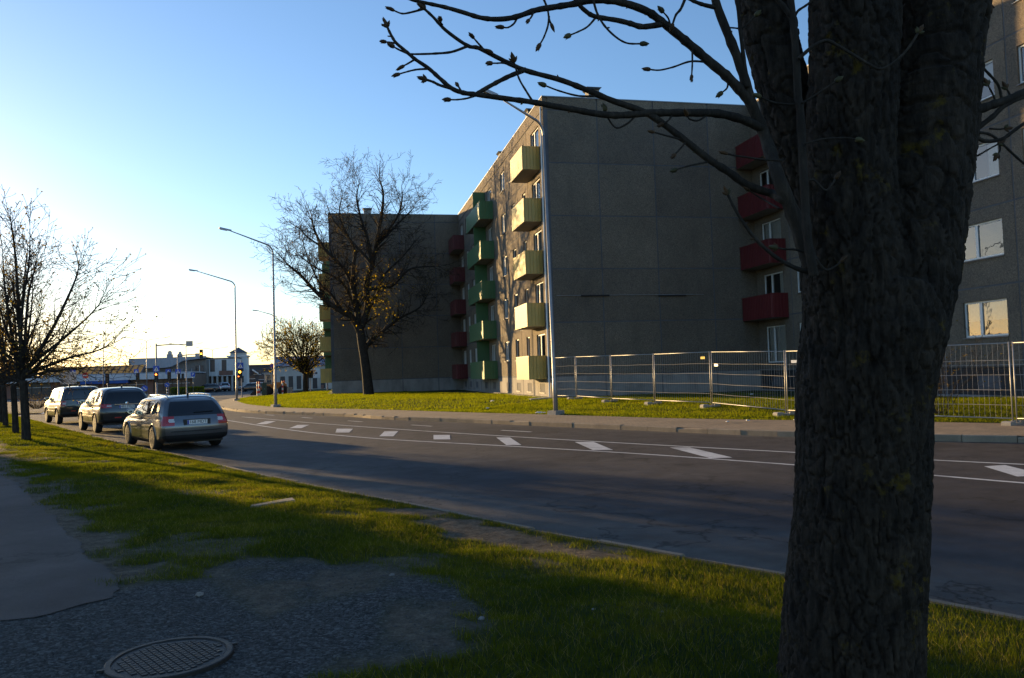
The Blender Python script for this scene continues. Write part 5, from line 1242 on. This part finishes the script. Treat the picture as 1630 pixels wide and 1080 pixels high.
for k, (px, py, lab) in enumerate([(25,691,'second young street tree along the verge, just left of the nearest one'), (9,681,'third young street tree along the verge at the left edge'), (2,673,'far young street tree cut by the left edge of the view')]):
    b = gp(px, py, .18); z = float(vz(np.array([b.x]), np.array([b.y]))[0]); s = D1/b.y*.97
    mv = lambda q: [(px+(x-42)*s*(1 if k % 2 else -.9), py+(y-704)*s) for x, y in q]
    street_tree(lab, (b.x, b.y, z), b.y, [(mv(q), r*.95, -d) for q, r, d in L1], [(px+(x-42)*s, py+(y-704)*s, r) for x, y, r in [(42,704,.11),(41,675,.10),(39,640,.095),(37,606,.09)]], 20+k, 1.1, first=1)
# ---- smaller bushy tree by the side street
b = gp(487, 625.5, .3); D2 = b.y
def fan(cx, cy, x0, x1, ytop, n, seed, dd, cyl=None):
    rn = random.Random(seed); out = []
    for i in range(n):
        f_ = (i+.5)/n; ex = x0+(x1-x0)*f_+rn.uniform(-4, 4); k = 1-abs(2*f_-1)**2.2; ey = cy-(cy-ytop)*(.42+.58*k)*rn.uniform(.85, 1.0)
        out.append(([(cx, cy), (cx+(ex-cx)*.30, cy-(cy-ey)*.38), (cx+(ex-cx)*.68, cy-(cy-ey)*.72), (ex, ey)], .10, rn.uniform(-dd, dd)))
    return out
street_tree('bushy brown budding tree left of the far flats', (b.x, b.y, .3), D2, fan(486, 597, 418, 526, 524, 15, 5, 3.0), [(487,626,.30),(486,612,.26),(486,596,.24)], 31, 1.7, 'trees by the side street', 'leaf', 2, .085, 2, .016)
# ---- bare shrub behind the trunk and by the left trees
def shrub(label, base, h, n, seed, mat='bud_far', r=.012, spread=.7):
    rn = random.Random(seed); t = thing('bare_shrub', label, 'shrub', base); segs = []; tips = []
    prm = dict(step=.22, wig=.13, up=.05, lv=2, bare=.2, kids=[1,1], ang=(20,50), ratio=(.35,.6), rmin=.004, env=None)
    for i in range(n):
        a = rn.uniform(0, 6.283); d = Vector((math.cos(a)*spread, math.sin(a)*spread, 1)); grow(segs, tips, rn, Vector(base)+Vector((math.cos(a)*.15, math.sin(a)*.15, 0)), d, h*rn.uniform(.6, 1.05), r, 0, prm)
    segs_mesh('stems', segs, MAT['barkfar'], t, 3, base); leafmesh('buds', tips, .03, MAT[mat], t, base, 1); return t
p = at(1500, 640, 19.0); shrub('bare twiggy shrub behind the mesh fence, just right of the trunk', (p.x, 19.0, lzp(p.x, 19.0)), 2.3, 16, 3)
p = gp(58, 650, .25); shrub('low round brown shrub left of the black off-roader', (p.x, p.y, .2), 1.1, 60, 9, r=.012, spread=1.2)
p = gp(95, 646, .0); shrub('low shrub on the grass island beyond the black off-roader', (p.x+1, p.y+10, .0), 1.0, 40, 10, r=.012, spread=1.2)
# ================================================================== SIGNALS AND SIGNS AT THE CROSSING
def pole(label, px, D, ytop, r=.06, name='signal_pole', cat='pole', arm=None):
    b = at(px, ytop, D); t = thing(name, label, cat, (b.x, D, 0), 0)
    MB().tube([(0,0,-.1),(0,0,.02),(0,0,.03),(0,0,b.z)], [.14,.14,r,r*.85], 10).build('post', MAT['galv'], t, True)
    if arm:
        e = at(arm[0], arm[1], D); MB().tube([(0,0,b.z-.25),((e.x-b.x)*.5,0,e.z+.04),(e.x-b.x,0,e.z)], [r*.8,r*.65,r*.5], 8).build('mast_arm', MAT['galv'], t, True)
    return t
def signal(label, px, py, D, lit=None, s=1.0):
    c = at(px, py, D); t = thing('traffic_light', label, 'traffic light', (c.x, D-.12, c.z-.5*s), 0, 'traffic lights at the crossing'); h = 1.0*s; w_ = .17*s
    MB().box(-w_, w_, -.02, .16, 0, h).build('housing', MAT['black'], t)
    MB().box(-w_*1.3, w_*1.3, .05, .07, -.08*s, h+.08*s).build('backboard', MAT['black'], t)
    for k, nm in enumerate(('off_green', 'lit_amber' if lit == 'amber' else 'off_green', 'lit_red' if lit == 'red' else 'off_red')):
        z = h*(.17+.33*k); MB().lathe([(.115*s,-.045),(.115*s,-.03),(.10*s,-.022)], 14, (0,0,z), 'y').build('lens', MAT[nm], t)
        v = []; n = 8
        for i in range(n+1):
            a = R(-10)+R(200)*i/n; v += [(math.cos(a)*.125*s, -.022, z+math.sin(a)*.125*s), (math.cos(a)*.125*s, -.16*s-.02, z+math.sin(a)*.125*s)]
        MB().add(v, [(2*i, 2*i+1, 2*i+3, 2*i+2) for i in range(n)]).build('visor', MAT['black'], t)
    return t
def sign(label, kind, px, py, D, s=.62, post=True, cat='traffic sign'):
    c = at(px, py, D); t = thing('traffic_sign', label, cat, (c.x, D-.2, 0 if post else c.z-s/2), 0); z = c.z if post else s/2
    if post: MB().tube([(0,.03,-.05),(0,.03,z+s*.5)], .03, 8).build('post', MAT['galv'], t, True)
    y0, y1 = -.03, -.012
    if kind in ('crossing', 'parking'):
        MB().box(-s/2, s/2, y0, y1, z-s/2, z+s/2).build('plate', MAT['signblue'], t)
        if kind == 'crossing':
            MB().prism([(-s*.4,z-s*.36),(s*.4,z-s*.36),(0,z+s*.36)], y0-.006, y0-.002, 'y').build('triangle', MAT['signwhite'], t)
            m = MB(); m.lathe([(.001,y0-.012),(s*.055,y0-.011),(s*.055,y0-.009)], 10, (0,0,z+s*.10), 'y')
            m.prism([(-s*.04,z-s*.12),(s*.05,z-s*.12),(s*.05,z+s*.05),(-s*.04,z+s*.05)], y0-.012, y0-.008, 'y')
            m.prism([(-s*.04,z-s*.12),(.0,z-s*.12),(-s*.09,z-s*.30),(-s*.14,z-s*.30)], y0-.012, y0-.008, 'y'); m.prism([(.0,z-s*.12),(s*.05,z-s*.12),(s*.13,z-s*.30),(s*.08,z-s*.30)], y0-.012, y0-.008, 'y')
            m.build('walking_figure', MAT['ink'], t)
        else: text_mesh('letter', 'P', s*.95, MAT['signwhite'], t, (0, y0-.006, z), (R(90),0,0), .001)
    elif kind == 'noentry':
        MB().lathe([(s/2,y1),(s/2,y0)], 28, (0,0,z), 'y').build('disc', MAT['signred'], t); MB().box(-s*.36, s*.36, y0-.006, y0-.001, z-s*.09, z+s*.09).build('bar', MAT['signwhite'], t)
    elif kind == 'nostop':
        MB().lathe([(s/2,y1),(s/2,y0)], 28, (0,0,z), 'y').build('disc', MAT['signred'], t); MB().lathe([(s*.4,y0-.001),(s*.4,y0-.006)], 28, (0,0,z), 'y').build('field', MAT['signblue'], t)
        MB().prism([(-s*.30,z+s*.24),(-s*.24,z+s*.30),(s*.30,z-s*.24),(s*.24,z-s*.30)], y0-.010, y0-.007, 'y').build('slash', MAT['signred'], t)
    elif kind == 'keepright':
        MB().lathe([(s/2,y1),(s/2,y0)], 28, (0,0,z), 'y').build('disc', MAT['signblue'], t)
        m = MB(); m.prism([(-s*.28,z+s*.20),(-s*.20,z+s*.28),(s*.20,z-s*.12),(s*.12,z-s*.20)], y0-.008, y0-.002, 'y'); m.prism([(s*.28,z-s*.28),(s*.26,z-s*.02),(s*.02,z-s*.26)], y0-.008, y0-.002, 'y'); m.build('arrow', MAT['signwhite'], t)
        for k in range(6):
            zz = z-s*.6-.17*(k+1); MB().lathe([(.09,zz),(.09,zz+.165)], 10, (0,.03,0), 'z').build('post_band', MAT['black' if k % 2 == 0 else 'signwhite'], t)
    elif kind == 'board':
        MB().box(-s*.9, s*.9, y0, y1, z-s*.75, z+s*.75).build('panel', MAT['signgrey'], t)
        for sx in (-.6, .6): MB().box(s*sx-.03, s*sx+.03, y1, y1+.04, z-s*.75, z+s*.75).build('bracket', MAT['galv'], t)
    return t
DG = 98
pole('left signal mast with a long arm reaching right over the road', 248.5, DG, 547, .10, arm=(299, 548.5)); signal('traffic light glowing red on the left mast below the blue crossing sign', 249, 601, DG, 'red')
sign('crossing sign on the left signal mast above the red light', 'crossing', 249.5, 587.5, DG-.3, .68, False)
sign('blank grey back of a sign hung at the end of the long mast arm', 'board', 302, 547.5, DG, .42, False)
pole('second signal mast standing right of the keep-right sign', 283, 112, 565, .10, arm=(316, 565)); signal('overhead traffic light glowing amber at the arm end', 320.5, 563.5, 112, 'amber')
sign('small grey sign box beside the overhead amber light', 'board', 314.5, 565.5, 112, .30, False)
sign('crossing sign on the second signal mast', 'crossing', 284, 592, 111.6, .66, False); sign('crossing sign on its own post between the two signal masts', 'crossing', 268.5, 592, 104, .62)
signal('unlit traffic light below the crossing sign between the masts', 269.5, 600, 103.5); signal('unlit traffic light on the second signal mast', 285, 600, 111.4, s=.8)
pole('slender pole right of the second signal mast', 296.5, 120, 566, .08); signal('small unlit traffic light near the slender pole', 291, 600, 121, s=.8)
sign('blue keep-right disc on a striped post right of the dark grey SUV', 'keepright', 231, 618.5, 92, .66); sign('blue keep-right disc on a striped post left of the second mast', 'keepright', 266.5, 613, 100, .56)
sign('blue parking sign at the end of the shop fascia', 'parking', 307.5, 596.5, 118, .58); sign('red no-entry disc above the black off-roader', 'noentry', 137, 598, 96, .66)
sign('crossing sign right of the ribbed skylight roof', 'crossing', 217.5, 591.5, 112, .60); signal('unlit traffic light left of the red-lit mast', 219.5, 601, 111.5)
sign('crossing sign above the black off-roader, left of the no-entry disc', 'crossing', 117, 592.5, 100, .58); sign('large grey board seen from behind, left of the no-entry disc', 'board', 110, 602, 90, .85)
signal('unlit traffic light above the dark grey SUV', 171, 603, 101); pole('thin pole carrying the light above the dark grey SUV', 171, 101.2, 596, .05)
c = gp(384.5, 633, .13); DS = c.y
pole('signal pole on the pavement corner with a crossing sign', 384.3, DS, 574, .06); signal('traffic light glowing amber on the pavement corner', 382, 592.5, DS-.1, 'amber'); signal('small second light low on the pavement corner pole', 380, 602, DS-.1, 'red', .45)
sign('blue crossing sign on the pavement corner pole', 'crossing', 383, 582.5, DS-.2, .60, False)
pole('signal pole on the lawn by the side street', 493.5, 92, 582, .05); signal('unlit traffic light on the lawn pole, left one of the pair', 491.5, 596, 91.9, s=.75); signal('unlit traffic light on the lawn pole, right one of the pair', 496, 596, 91.9, s=.75)
sign('round blue no-stopping sign left of the lawn lamp post', 'nostop', 433, 582, 100, .5)
pole('grey steel pole below the far yellow balconies', 521, 95, 600, .09)

# ================================================================== FAR BUILDINGS
FM = {}
for nm, c in (('fascia', (.62,.62,.64)), ('brown', (.16,.105,.075)), ('bluecan', (.03,.10,.36)), ('greyhall', (.34,.35,.38)), ('brownwall', (.20,.18,.165)), ('white', (.66,.66,.66)), ('slate', (.075,.085,.11)), ('darkhouse', (.06,.065,.08)), ('glassroof', (.50,.46,.38)), ('cream', (.52,.50,.46)), ('purple', (.22,.22,.28)), ('brick', (.24,.12,.085)), ('hedge', (.035,.05,.02))):
    FM[nm] = M('far_'+nm, c, .75, .10, .8, fine=.08, fscale=6, dirt=cmul(c, .7))
FM['glassroof'] = grassmat('polycarbonate', (.30,.28,.30), (.34,.31,.30), (.36,.33,.3), .6)
FM['win'] = M('far_window', (.035,.04,.05), .3, .2, 2)
def far(label, cat, D, px0, px1, name='building'):
    a = at(px0, 600, D).x; b = at(px1, 600, D).x; t = thing(name, label, cat, ((a+b)/2, D, 0)); return t, Vector(((a+b)/2, D, 0))
def fx(px, D, py=600): return at(px, py, D).x
def fz(px, py, D): return at(px, py, D).z
# long low shop
D = 140; t, o = far('long low shop with a white fascia and ribbed skylight roof', 'shop', D, -70, 310, 'shop_building')
x0, x1 = fx(-70, D), fx(306, D); zf0, zf1 = fz(160, 606.5, D), fz(160, 597.5, D)
MB(o).box(x0, x1, D+1.2, D+16, -.1, zf1-.15).build('wall', FM['brown'], t); MB(o).box(x0-.2, x1+.2, D-.3, D+1.1, zf0, zf1).build('fascia', FM['fascia'], t)
MB(o).box(x0, x1, D+.5, D+16, zf1-.02, zf1+.22).build('roof', FM['greyhall'], t)
for k in range(24):
    a = x0+.5+k*(x1-x0-1)/24; w_ = (x1-x0-1)/24
    if k % 5 == 4: MB(o).box(a, a+w_*.9, D+1.0, D+1.18, 0, zf0).build('pier', FM['brick'], t)
    else: q = MB(o).box(a+.06, a+w_-.06, D+1.1, D+1.19, .5, zf0-.1).build('window', FM['win'], t); MB(o).box(a+.06, a+w_-.06, D+1.06, D+1.095, 1.7, 1.78).build('transom', FM['fascia'], q)
a, b = fx(130, D), fx(205, D); MB(o).box(a, b, D-.8, D+1.0, zf0-.50, zf0-.05).build('awning', FM['bluecan'], t)
a, b = fx(60, D), fx(222, D); zs = fz(150, 583, D); npn = 16
for k in range(npn):
    u0 = a+(b-a)*k/npn; u1 = a+(b-a)*(k+1)/npn-.12
    MB(o).hexa([(u0,D+1.6,zf1+.25),(u1,D+1.6,zf1+.25),(u1,D+4.4,zs-.05),(u0,D+4.4,zs-.05),(u0,D+1.6,zf1+.36),(u1,D+1.6,zf1+.36),(u1,D+4.4,zs+.06),(u0,D+4.4,zs+.06)]).build('skylight_panel', FM['glassroof'], t)
for k in range(npn+1):
    u = a+(b-a)*k/npn-.06; MB(o).hexa([(u-.05,D+1.5,zf1+.2),(u+.05,D+1.5,zf1+.2),(u+.05,D+4.5,zs-.1),(u-.05,D+4.5,zs-.1),(u-.05,D+1.5,zf1+.42),(u+.05,D+1.5,zf1+.42),(u+.05,D+4.5,zs+.12),(u-.05,D+4.5,zs+.12)]).build('skylight_rib', FM['slate'], t)
MB(o).box(a-.1, b+.1, D+4.5, D+4.62, zf1+.2, zf1+.45).build('skylight_sill', FM['slate'], t)
# grey hall with sweeping roof
D = 152; t, o = far('grey hall with a sweeping roof edge behind the signal masts', 'hall', D, 205, 327, 'hall_building')
x0, x1 = fx(205, D), fx(327, D); zt = fz(266, 570.5, D); xm = fx(262, D); xd = fx(292, D); zl = fz(250, 583, D)
MB(o).box(x0, x1, D+1.5, D+20, -.1, zt-.4).build('wall', FM['brownwall'], t)
MB(o).prism([(x0,zt),(x1,zt+.25),(x1,zt-.12),(xd,zt-.5),(xm+1.2,zl-.15),(xm,zl-.35),(x0,zl-.35)], D, D+1.48, 'y').build('roof_fascia', FM['greyhall'], t)
MB(o).box(x0, x1, D+.1, D+20, zt+.02, zt+.1).build('roof', FM['slate'], t)
xa = fx(316, D); w_ = MB(o).box(xa-.7, xa+.7, D+1.3, D+1.49, fz(316, 596, D), fz(316, 582, D)).build('window', FM['win'], t); MB(o).box(xa-.05, xa+.05, D+1.22, D+1.29, fz(316, 596, D), fz(316, 582, D)).build('window_bar', FM['white'], w_)
for k in range(6): xx = xm+1+(x1-xm-2)*k/6; MB(o).box(xx, xx+.12, D+1.3, D+1.49, 1.2, zl-.6).build('wall_rib', FM['greyhall'], t)
for px, r in ((260, .42), (277, .3)): q = MB(o).box(fx(px, D)-r, fx(px, D)+r, D+5, D+6.5, zt, zt+.9).build('roof_unit', FM['greyhall'], t); MB(o).lathe([(r*.9,zt+.9),(r,zt+.9+r*.6),(r*.75,zt+.9+r*1.3),(r*.2,zt+.9+r*1.6)], 12, (fx(px, D), D+5.7, 0)).build('roof_cowl', FM['cream'], q)
# white hall with slit windows and a colonnade
D = 156; t, o = far('white hall with tall slit windows over a brown colonnade', 'hall', D, 327, 378, 'hall_building')
x0, x1 = fx(327, D), fx(380, D); zt = fz(350, 571.5, D); zm = fz(350, 599, D)
MB(o).box(x0, x1, D, D+14, zm, zt).build('upper_wall', FM['white'], t); MB(o).box(x0, x1, D+1.2, D+14, -.1, zm-.01).build('lower_wall', FM['brown'], t); MB(o).box(x0-.1, x1+.1, D-.1, D+14.1, zt+.01, zt+.18).build('roof', FM['slate'], t)
for px, h0, h1 in ((338.5, 592, 572.5), (357, 591, 573)): MB(o).box(fx(px, D)-.42, fx(px, D)+.42, D-.03, D+.02, fz(px, h0, D), fz(px, h1, D)).build('slit_window', FM['win'], t)
MB(o).box(fx(349, D), fx(371, D), D-.08, D-.03, zm+.15, zm+1.0).build('brick_panel', FM['brick'], t)
for k in range(7): xx = x0+.3+(x1-x0-.6)*k/6; MB(o).box(xx-.16, xx+.16, D+.1, D+.45, -.1, zm-.02).build('column', FM['cream'], t)
# tower
D = 160; t, o = far('white square tower with a dark pyramid roof', 'tower', D, 362, 393, 'tower_building')
x0, x1 = fx(363.5, D), fx(393, D); zt = fz(378, 568.5, D); za = fz(378, 552.5, D)
MB(o).box(x0, x1, D, D+4, -.1, zt).build('wall', FM['white'], t); MB(o).box(x0-.25, x1+.25, D-.25, D+4.25, zt+.01, zt+.3).build('cornice', FM['white'], t)
MB(o).box(x0+.35, x1-.35, D+.35, D+3.65, zt+.3, zt+.85).build('lantern', FM['cream'], t)
mx, e = (x0+x1)/2, .1; MB(o).add([(x0+e,D+e,zt+.86),(x1-e,D+e,zt+.86),(x1-e,D+4-e,zt+.86),(x0+e,D+4-e,zt+.86),(mx,D+2,za)], [(0,1,4),(1,2,4),(2,3,4),(3,0,4),(3,2,1,0)]).build('pyramid_roof', FM['slate'], t)
for px in (371, 376, 386):
    for y in (585, 603): MB(o).box(fx(px, D)-.22, fx(px, D)+.22, D-.03, D+.02, fz(px, y+6, D), fz(px, y-4, D)).build('window', FM['win'], t)
# dark house beyond the tower
D = 185; t, o = far('low dark modern house right of the tower', 'house', D, 394, 432, 'house')
x0, x1 = fx(394, D), fx(436, D); zt = fz(410, 583, D); MB(o).box(x0, x1, D, D+10, -.1, zt).build('wall', FM['darkhouse'], t); MB(o).box(x0-.3, x1+.3, D-.3, D+10.3, zt+.01, zt+.3).build('roof', FM['slate'], t)
for px, y0, y1 in ((398,612,606), (400,603,599), (410,596,590), (418,604,599), (424,594,589), (414,612,607)): q = MB(o).box(fx(px, D)-.8, fx(px, D)+.8, D-.03, D+.02, fz(px, y0, D), fz(px, y1, D)).build('window', FM['win'], t); MB(o).box(fx(px, D)-.86, fx(px, D)+.86, D-.06, D-.031, fz(px, y0, D)-.1, fz(px, y0, D)).build('sill', FM['white'], q)
MB(o).hexa([(fx(403,D),D-2,fz(405,590,D)),(fx(412,D),D-2,fz(410,596,D)),(fx(412,D),D-.1,fz(410,596,D)),(fx(403,D),D-.1,fz(405,590,D)),(fx(403,D),D-2,fz(405,588,D)),(fx(412,D),D-2,fz(410,594,D)),(fx(412,D),D-.1,fz(410,594,D)),(fx(403,D),D-.1,fz(405,588,D))]).build('canopy', FM['white'], t)
# building with purple-grey roof and a poster behind the bushy tree
D = 130; t, o = far('pale shop with a grey pitched roof and a white poster behind the bushy tree', 'shop', D, 435, 526, 'shop_building')
x0, x1 = fx(438, D), fx(535, D); zt = fz(500, 582, D); zr = fz(500, 565, D)
MB(o).box(x0, x1, D, D+12, -.1, zt).build('wall', FM['cream'], t); MB(o).prism([(D-.4,zt+.01),(D+12.4,zt+.01),(D+6,zr)], x0-.3, x1+.3, 'x').build('roof', FM['purple'], t)
px = 503; MB(o).box(fx(498, D), fx(509.5, D), D-.08, D-.02, fz(px, 602, D), fz(px, 587, D)).build('poster', FM['white'], t)
MB(o).prism([(fx(503.6,D)-.16,fz(px,596,D)),(fx(503.6,D)+.16,fz(px,596,D)),(fx(503.6,D)+.2,fz(px,593.5,D)),(fx(503.6,D),fz(px,592,D)),(fx(503.6,D)-.2,fz(px,593.5,D))], D-.10, D-.085, 'y').build('poster_mark', FM['slate'], t)
for k in range(6): a = x0+.8+k*1.25; MB(o).box(a, a+.7, D-.05, D+.02, .2, 2.3).build('window', FM['win'], t)
MB(o).box(fx(511,D), fx(515,D), D-1.2, D-.6, .1, .75).build('planter_box', FM['brick'], t)
# hedge before the shop, low kerb island with grass
D = 128; x0, x1 = fx(272, D), fx(322, D); n = 40
hd = thing('hedge', 'clipped dark hedge in front of the parked cars by the halls', 'hedge', ((x0+x1)/2, D, 0)); MB(((x0+x1)/2, D, 0)).box(x0, x1, D, D+1.2, -.05, .95).build('core', FM['hedge'], hd)
pts = np.stack([rng.uniform(x0-.1, x1+.1, 5000), rng.uniform(D-.15, D+1.3, 5000), rng.uniform(0, 1.1, 5000)], 1); leafmesh('leaves', pts, .11, MAT['lawn'], hd, ((x0+x1)/2, D, 0))
D = 200; bd = [(-200,-150,9,'white','row of pale far houses at the left'), (-140,-96,7,'cream','cream far house left of the shop'), (-10,15,7,'brownwall','brown far block behind the dark house'), (24,70,8,'cream','cream far block behind the flats')]
for a, b, h, mt, lab in bd:
    t = thing('house', lab, 'house', ((a+b)/2, D+20, 0)); o = ((a+b)/2, D+20, 0); MB(o).box(a, b, D+20, D+32, -.2, h*.6).build('wall', FM[mt], t); MB(o).prism([(D+19.5,h*.6+.01),(D+32.5,h*.6+.01),(D+26,h)], a-.4, b+.4, 'x').build('roof', FM['slate'], t)
    for k in range(int((b-a)/4)): MB(o).box(a+1.2+k*4, a+2.6+k*4, D+19.95, D+20.02, 1.2, 2.8).build('window', FM['win'], t)
# grass island with kerb at the far left
isl = structure(mesh_obj('grass_island', [(-34,62,.10),(-19.5,57.5,.10),(-21,60.5,.10),(-33,70,.10)], [(0,1,2,3)], MAT['soil']))

# ---- far parked cars
darkp = carpaint('far_black_paint', (.015,.016,.02), .3); winep = carpaint('far_wine_paint', (.10,.02,.02), .3); whitep = carpaint('far_silver_paint', (.45,.46,.48), .5)
for px, D, rz, k, pt, lab in ((330, 146, 88, 'estate', darkp, 'black car parked side-on before the white hall'), (344, 150, 150, 'estate', winep, 'dark red car parked right behind the black one'), (354, 152, 20, 'suv', whitep, 'pale silver car parked at the right end of the row')):
    make_car(k, lab, (fx(px, D), D, -.012), R(rz), pt, None, 'cars parked by the halls', True)
make_car('estate', 'dark car far down the side street by the tower', (fx(401,135), 135, -.012), R(80), darkp, None, 'cars parked by the halls', True)
# ---- loader with orange body standing at the side street
D = 93; c = gp(437, 628, .05); px0 = fx(423, D); ld = thing('wheel_loader', 'orange wheel loader with a pale cab beside the bushy tree', 'loader', (fx(437, D), D, 0)); OR = M('loader_orange', (.42,.17,.03), .5, .1, 2, dirt=(.2,.11,.05)); CABM = M('cab_frame', (.55,.55,.52), .5, .08, 2)
MB().prism([(-.2,.75),(1.25,.75),(1.3,1.25),(1.1,1.5),(-.2,1.55)], -.7, .7, 'y').build('engine_hood', OR, ld)
MB().box(-1.1,-.2,-.75,.75,.7,1.3).build('chassis', OR, ld)
cb = MB().box(-1.05,-.95,-.7,-.6,1.3,2.4).box(-.3,-.2,-.7,-.6,1.3,2.4).box(-1.05,-.95,.6,.7,1.3,2.4).box(-.3,-.2,.6,.7,1.3,2.4).build('cab', CABM, ld)
MB().box(-1.1,-.15,-.75,.75,2.4,2.5).build('cab_roof', CABM, cb); MB().add([(-.95,-.66,1.32),(-.3,-.66,1.32),(-.3,-.66,2.38),(-.95,-.66,2.38)], [(0,1,2,3)]).build('cab_window', MAT['glass'], cb)
for x in (-.75, .95):
    for y in (-.75, .75):
        wl = MB().lathe([(.25,-.18),(.5,-.18),(.56,-.1),(.56,.1),(.5,.18),(.25,.18)], 20, (0,0,0), 'y').build('wheel', MAT['tyre'], ld, True); wl.location = (x, y, .56)
        MB().lathe([(.02,-.12),(.26,-.14),(.26,.14),(.02,.12)], 14, (0,0,0), 'y').build('rim', OR, wl)
MB().prism([(-1.1,.9),(-1.9,.5),(-1.95,.62),(-1.1,1.1)], -.5, .5, 'y').build('loader_arm', OR, ld); MB().prism([(-1.85,.15),(-2.5,.12),(-2.6,.2),(-2.0,.9),(-1.85,.8)], -.9, .9, 'y').build('bucket', MAT['rust'], ld)
# striped barrier posts and boxes round the works
for px, D, lab in ((409.5, 90, 'red and white barrier post at the left end of the works'), (412.5, 92, 'second striped barrier post of the works'), (449.5, 91, 'tall striped barrier post beside the loader'), (452, 93, 'striped barrier post right of the loader')):
    t = thing('barrier_post', lab, 'barrier', (fx(px, D), D, 0), 0, 'striped barrier posts'); MB().lathe([(.22,0),(.22,.08),(.06,.1)], 10).build('foot', MAT['trim'], t)
    for k in range(6): MB().lathe([(.09,.1+k*.26),(.09,.1+(k+1)*.26-.004)], 10).build('band', MAT['signred' if k % 2 else 'signwhite'], t)
def cabinet(lab, px, D, w_, h, mt):
    t = thing('utility_cabinet', lab, 'cabinet', (fx(px, D), D, .1)); MB().box(-w_/2, w_/2, 0, .5, 0, h).build('box', mt, t); MB().box(-w_/2-.03, w_/2+.03, -.03, .53, h+.002, h+.06).build('lid', mt, t); MB().box(-.01, .01, -.012, -.002, .1, h-.1).build('door_gap', MAT['black'], t); MB().box(.05, .09, -.03, -.002, h*.5, h*.5+.12).build('handle', MAT['galv'], t)
cabinet('dark green street cabinet beside the loader', 420, 89, .5, 1.35, M('cabinet_green', (.03,.06,.04), .5)); cabinet('pale grey street cabinet at the foot of the bushy tree', 460.5, 90, .55, .75, MAT['concrete'])

# ================================================================== UNSEEN HOUSE (added left of the view to shade the near verge)
shade_house = thing('house', 'unseen three-storey house added left of the view as a shade caster', 'house', (-45,48,0)); o = Vector((-45,48,0))
x0, x1, y0, y1 = -62, -32.5, 46.4, 57; zt = 10.4
MB(o).box(x0, x1, y0, y1, -.2, zt).build('wall', FM['cream'], shade_house); MB(o).prism([(y0-.5,zt+.01),(y1+.5,zt+.01),((y0+y1)/2,zt+2.4)], x0-.5, x1+.0, 'x').build('roof', FM['brick'], shade_house)
for k in range(7):
    for z in (1.0, 4.0, 7.0): q = MB(o).box(x0+2+k*3.6, x0+3.3+k*3.6, y0-.04, y0+.02, z, z+1.5).build('window', FM['win'], shade_house); MB(o).box(x0+1.95+k*3.6, x0+3.35+k*3.6, y0-.1, y0-.041, z-.1, z).build('sill', FM['white'], q)
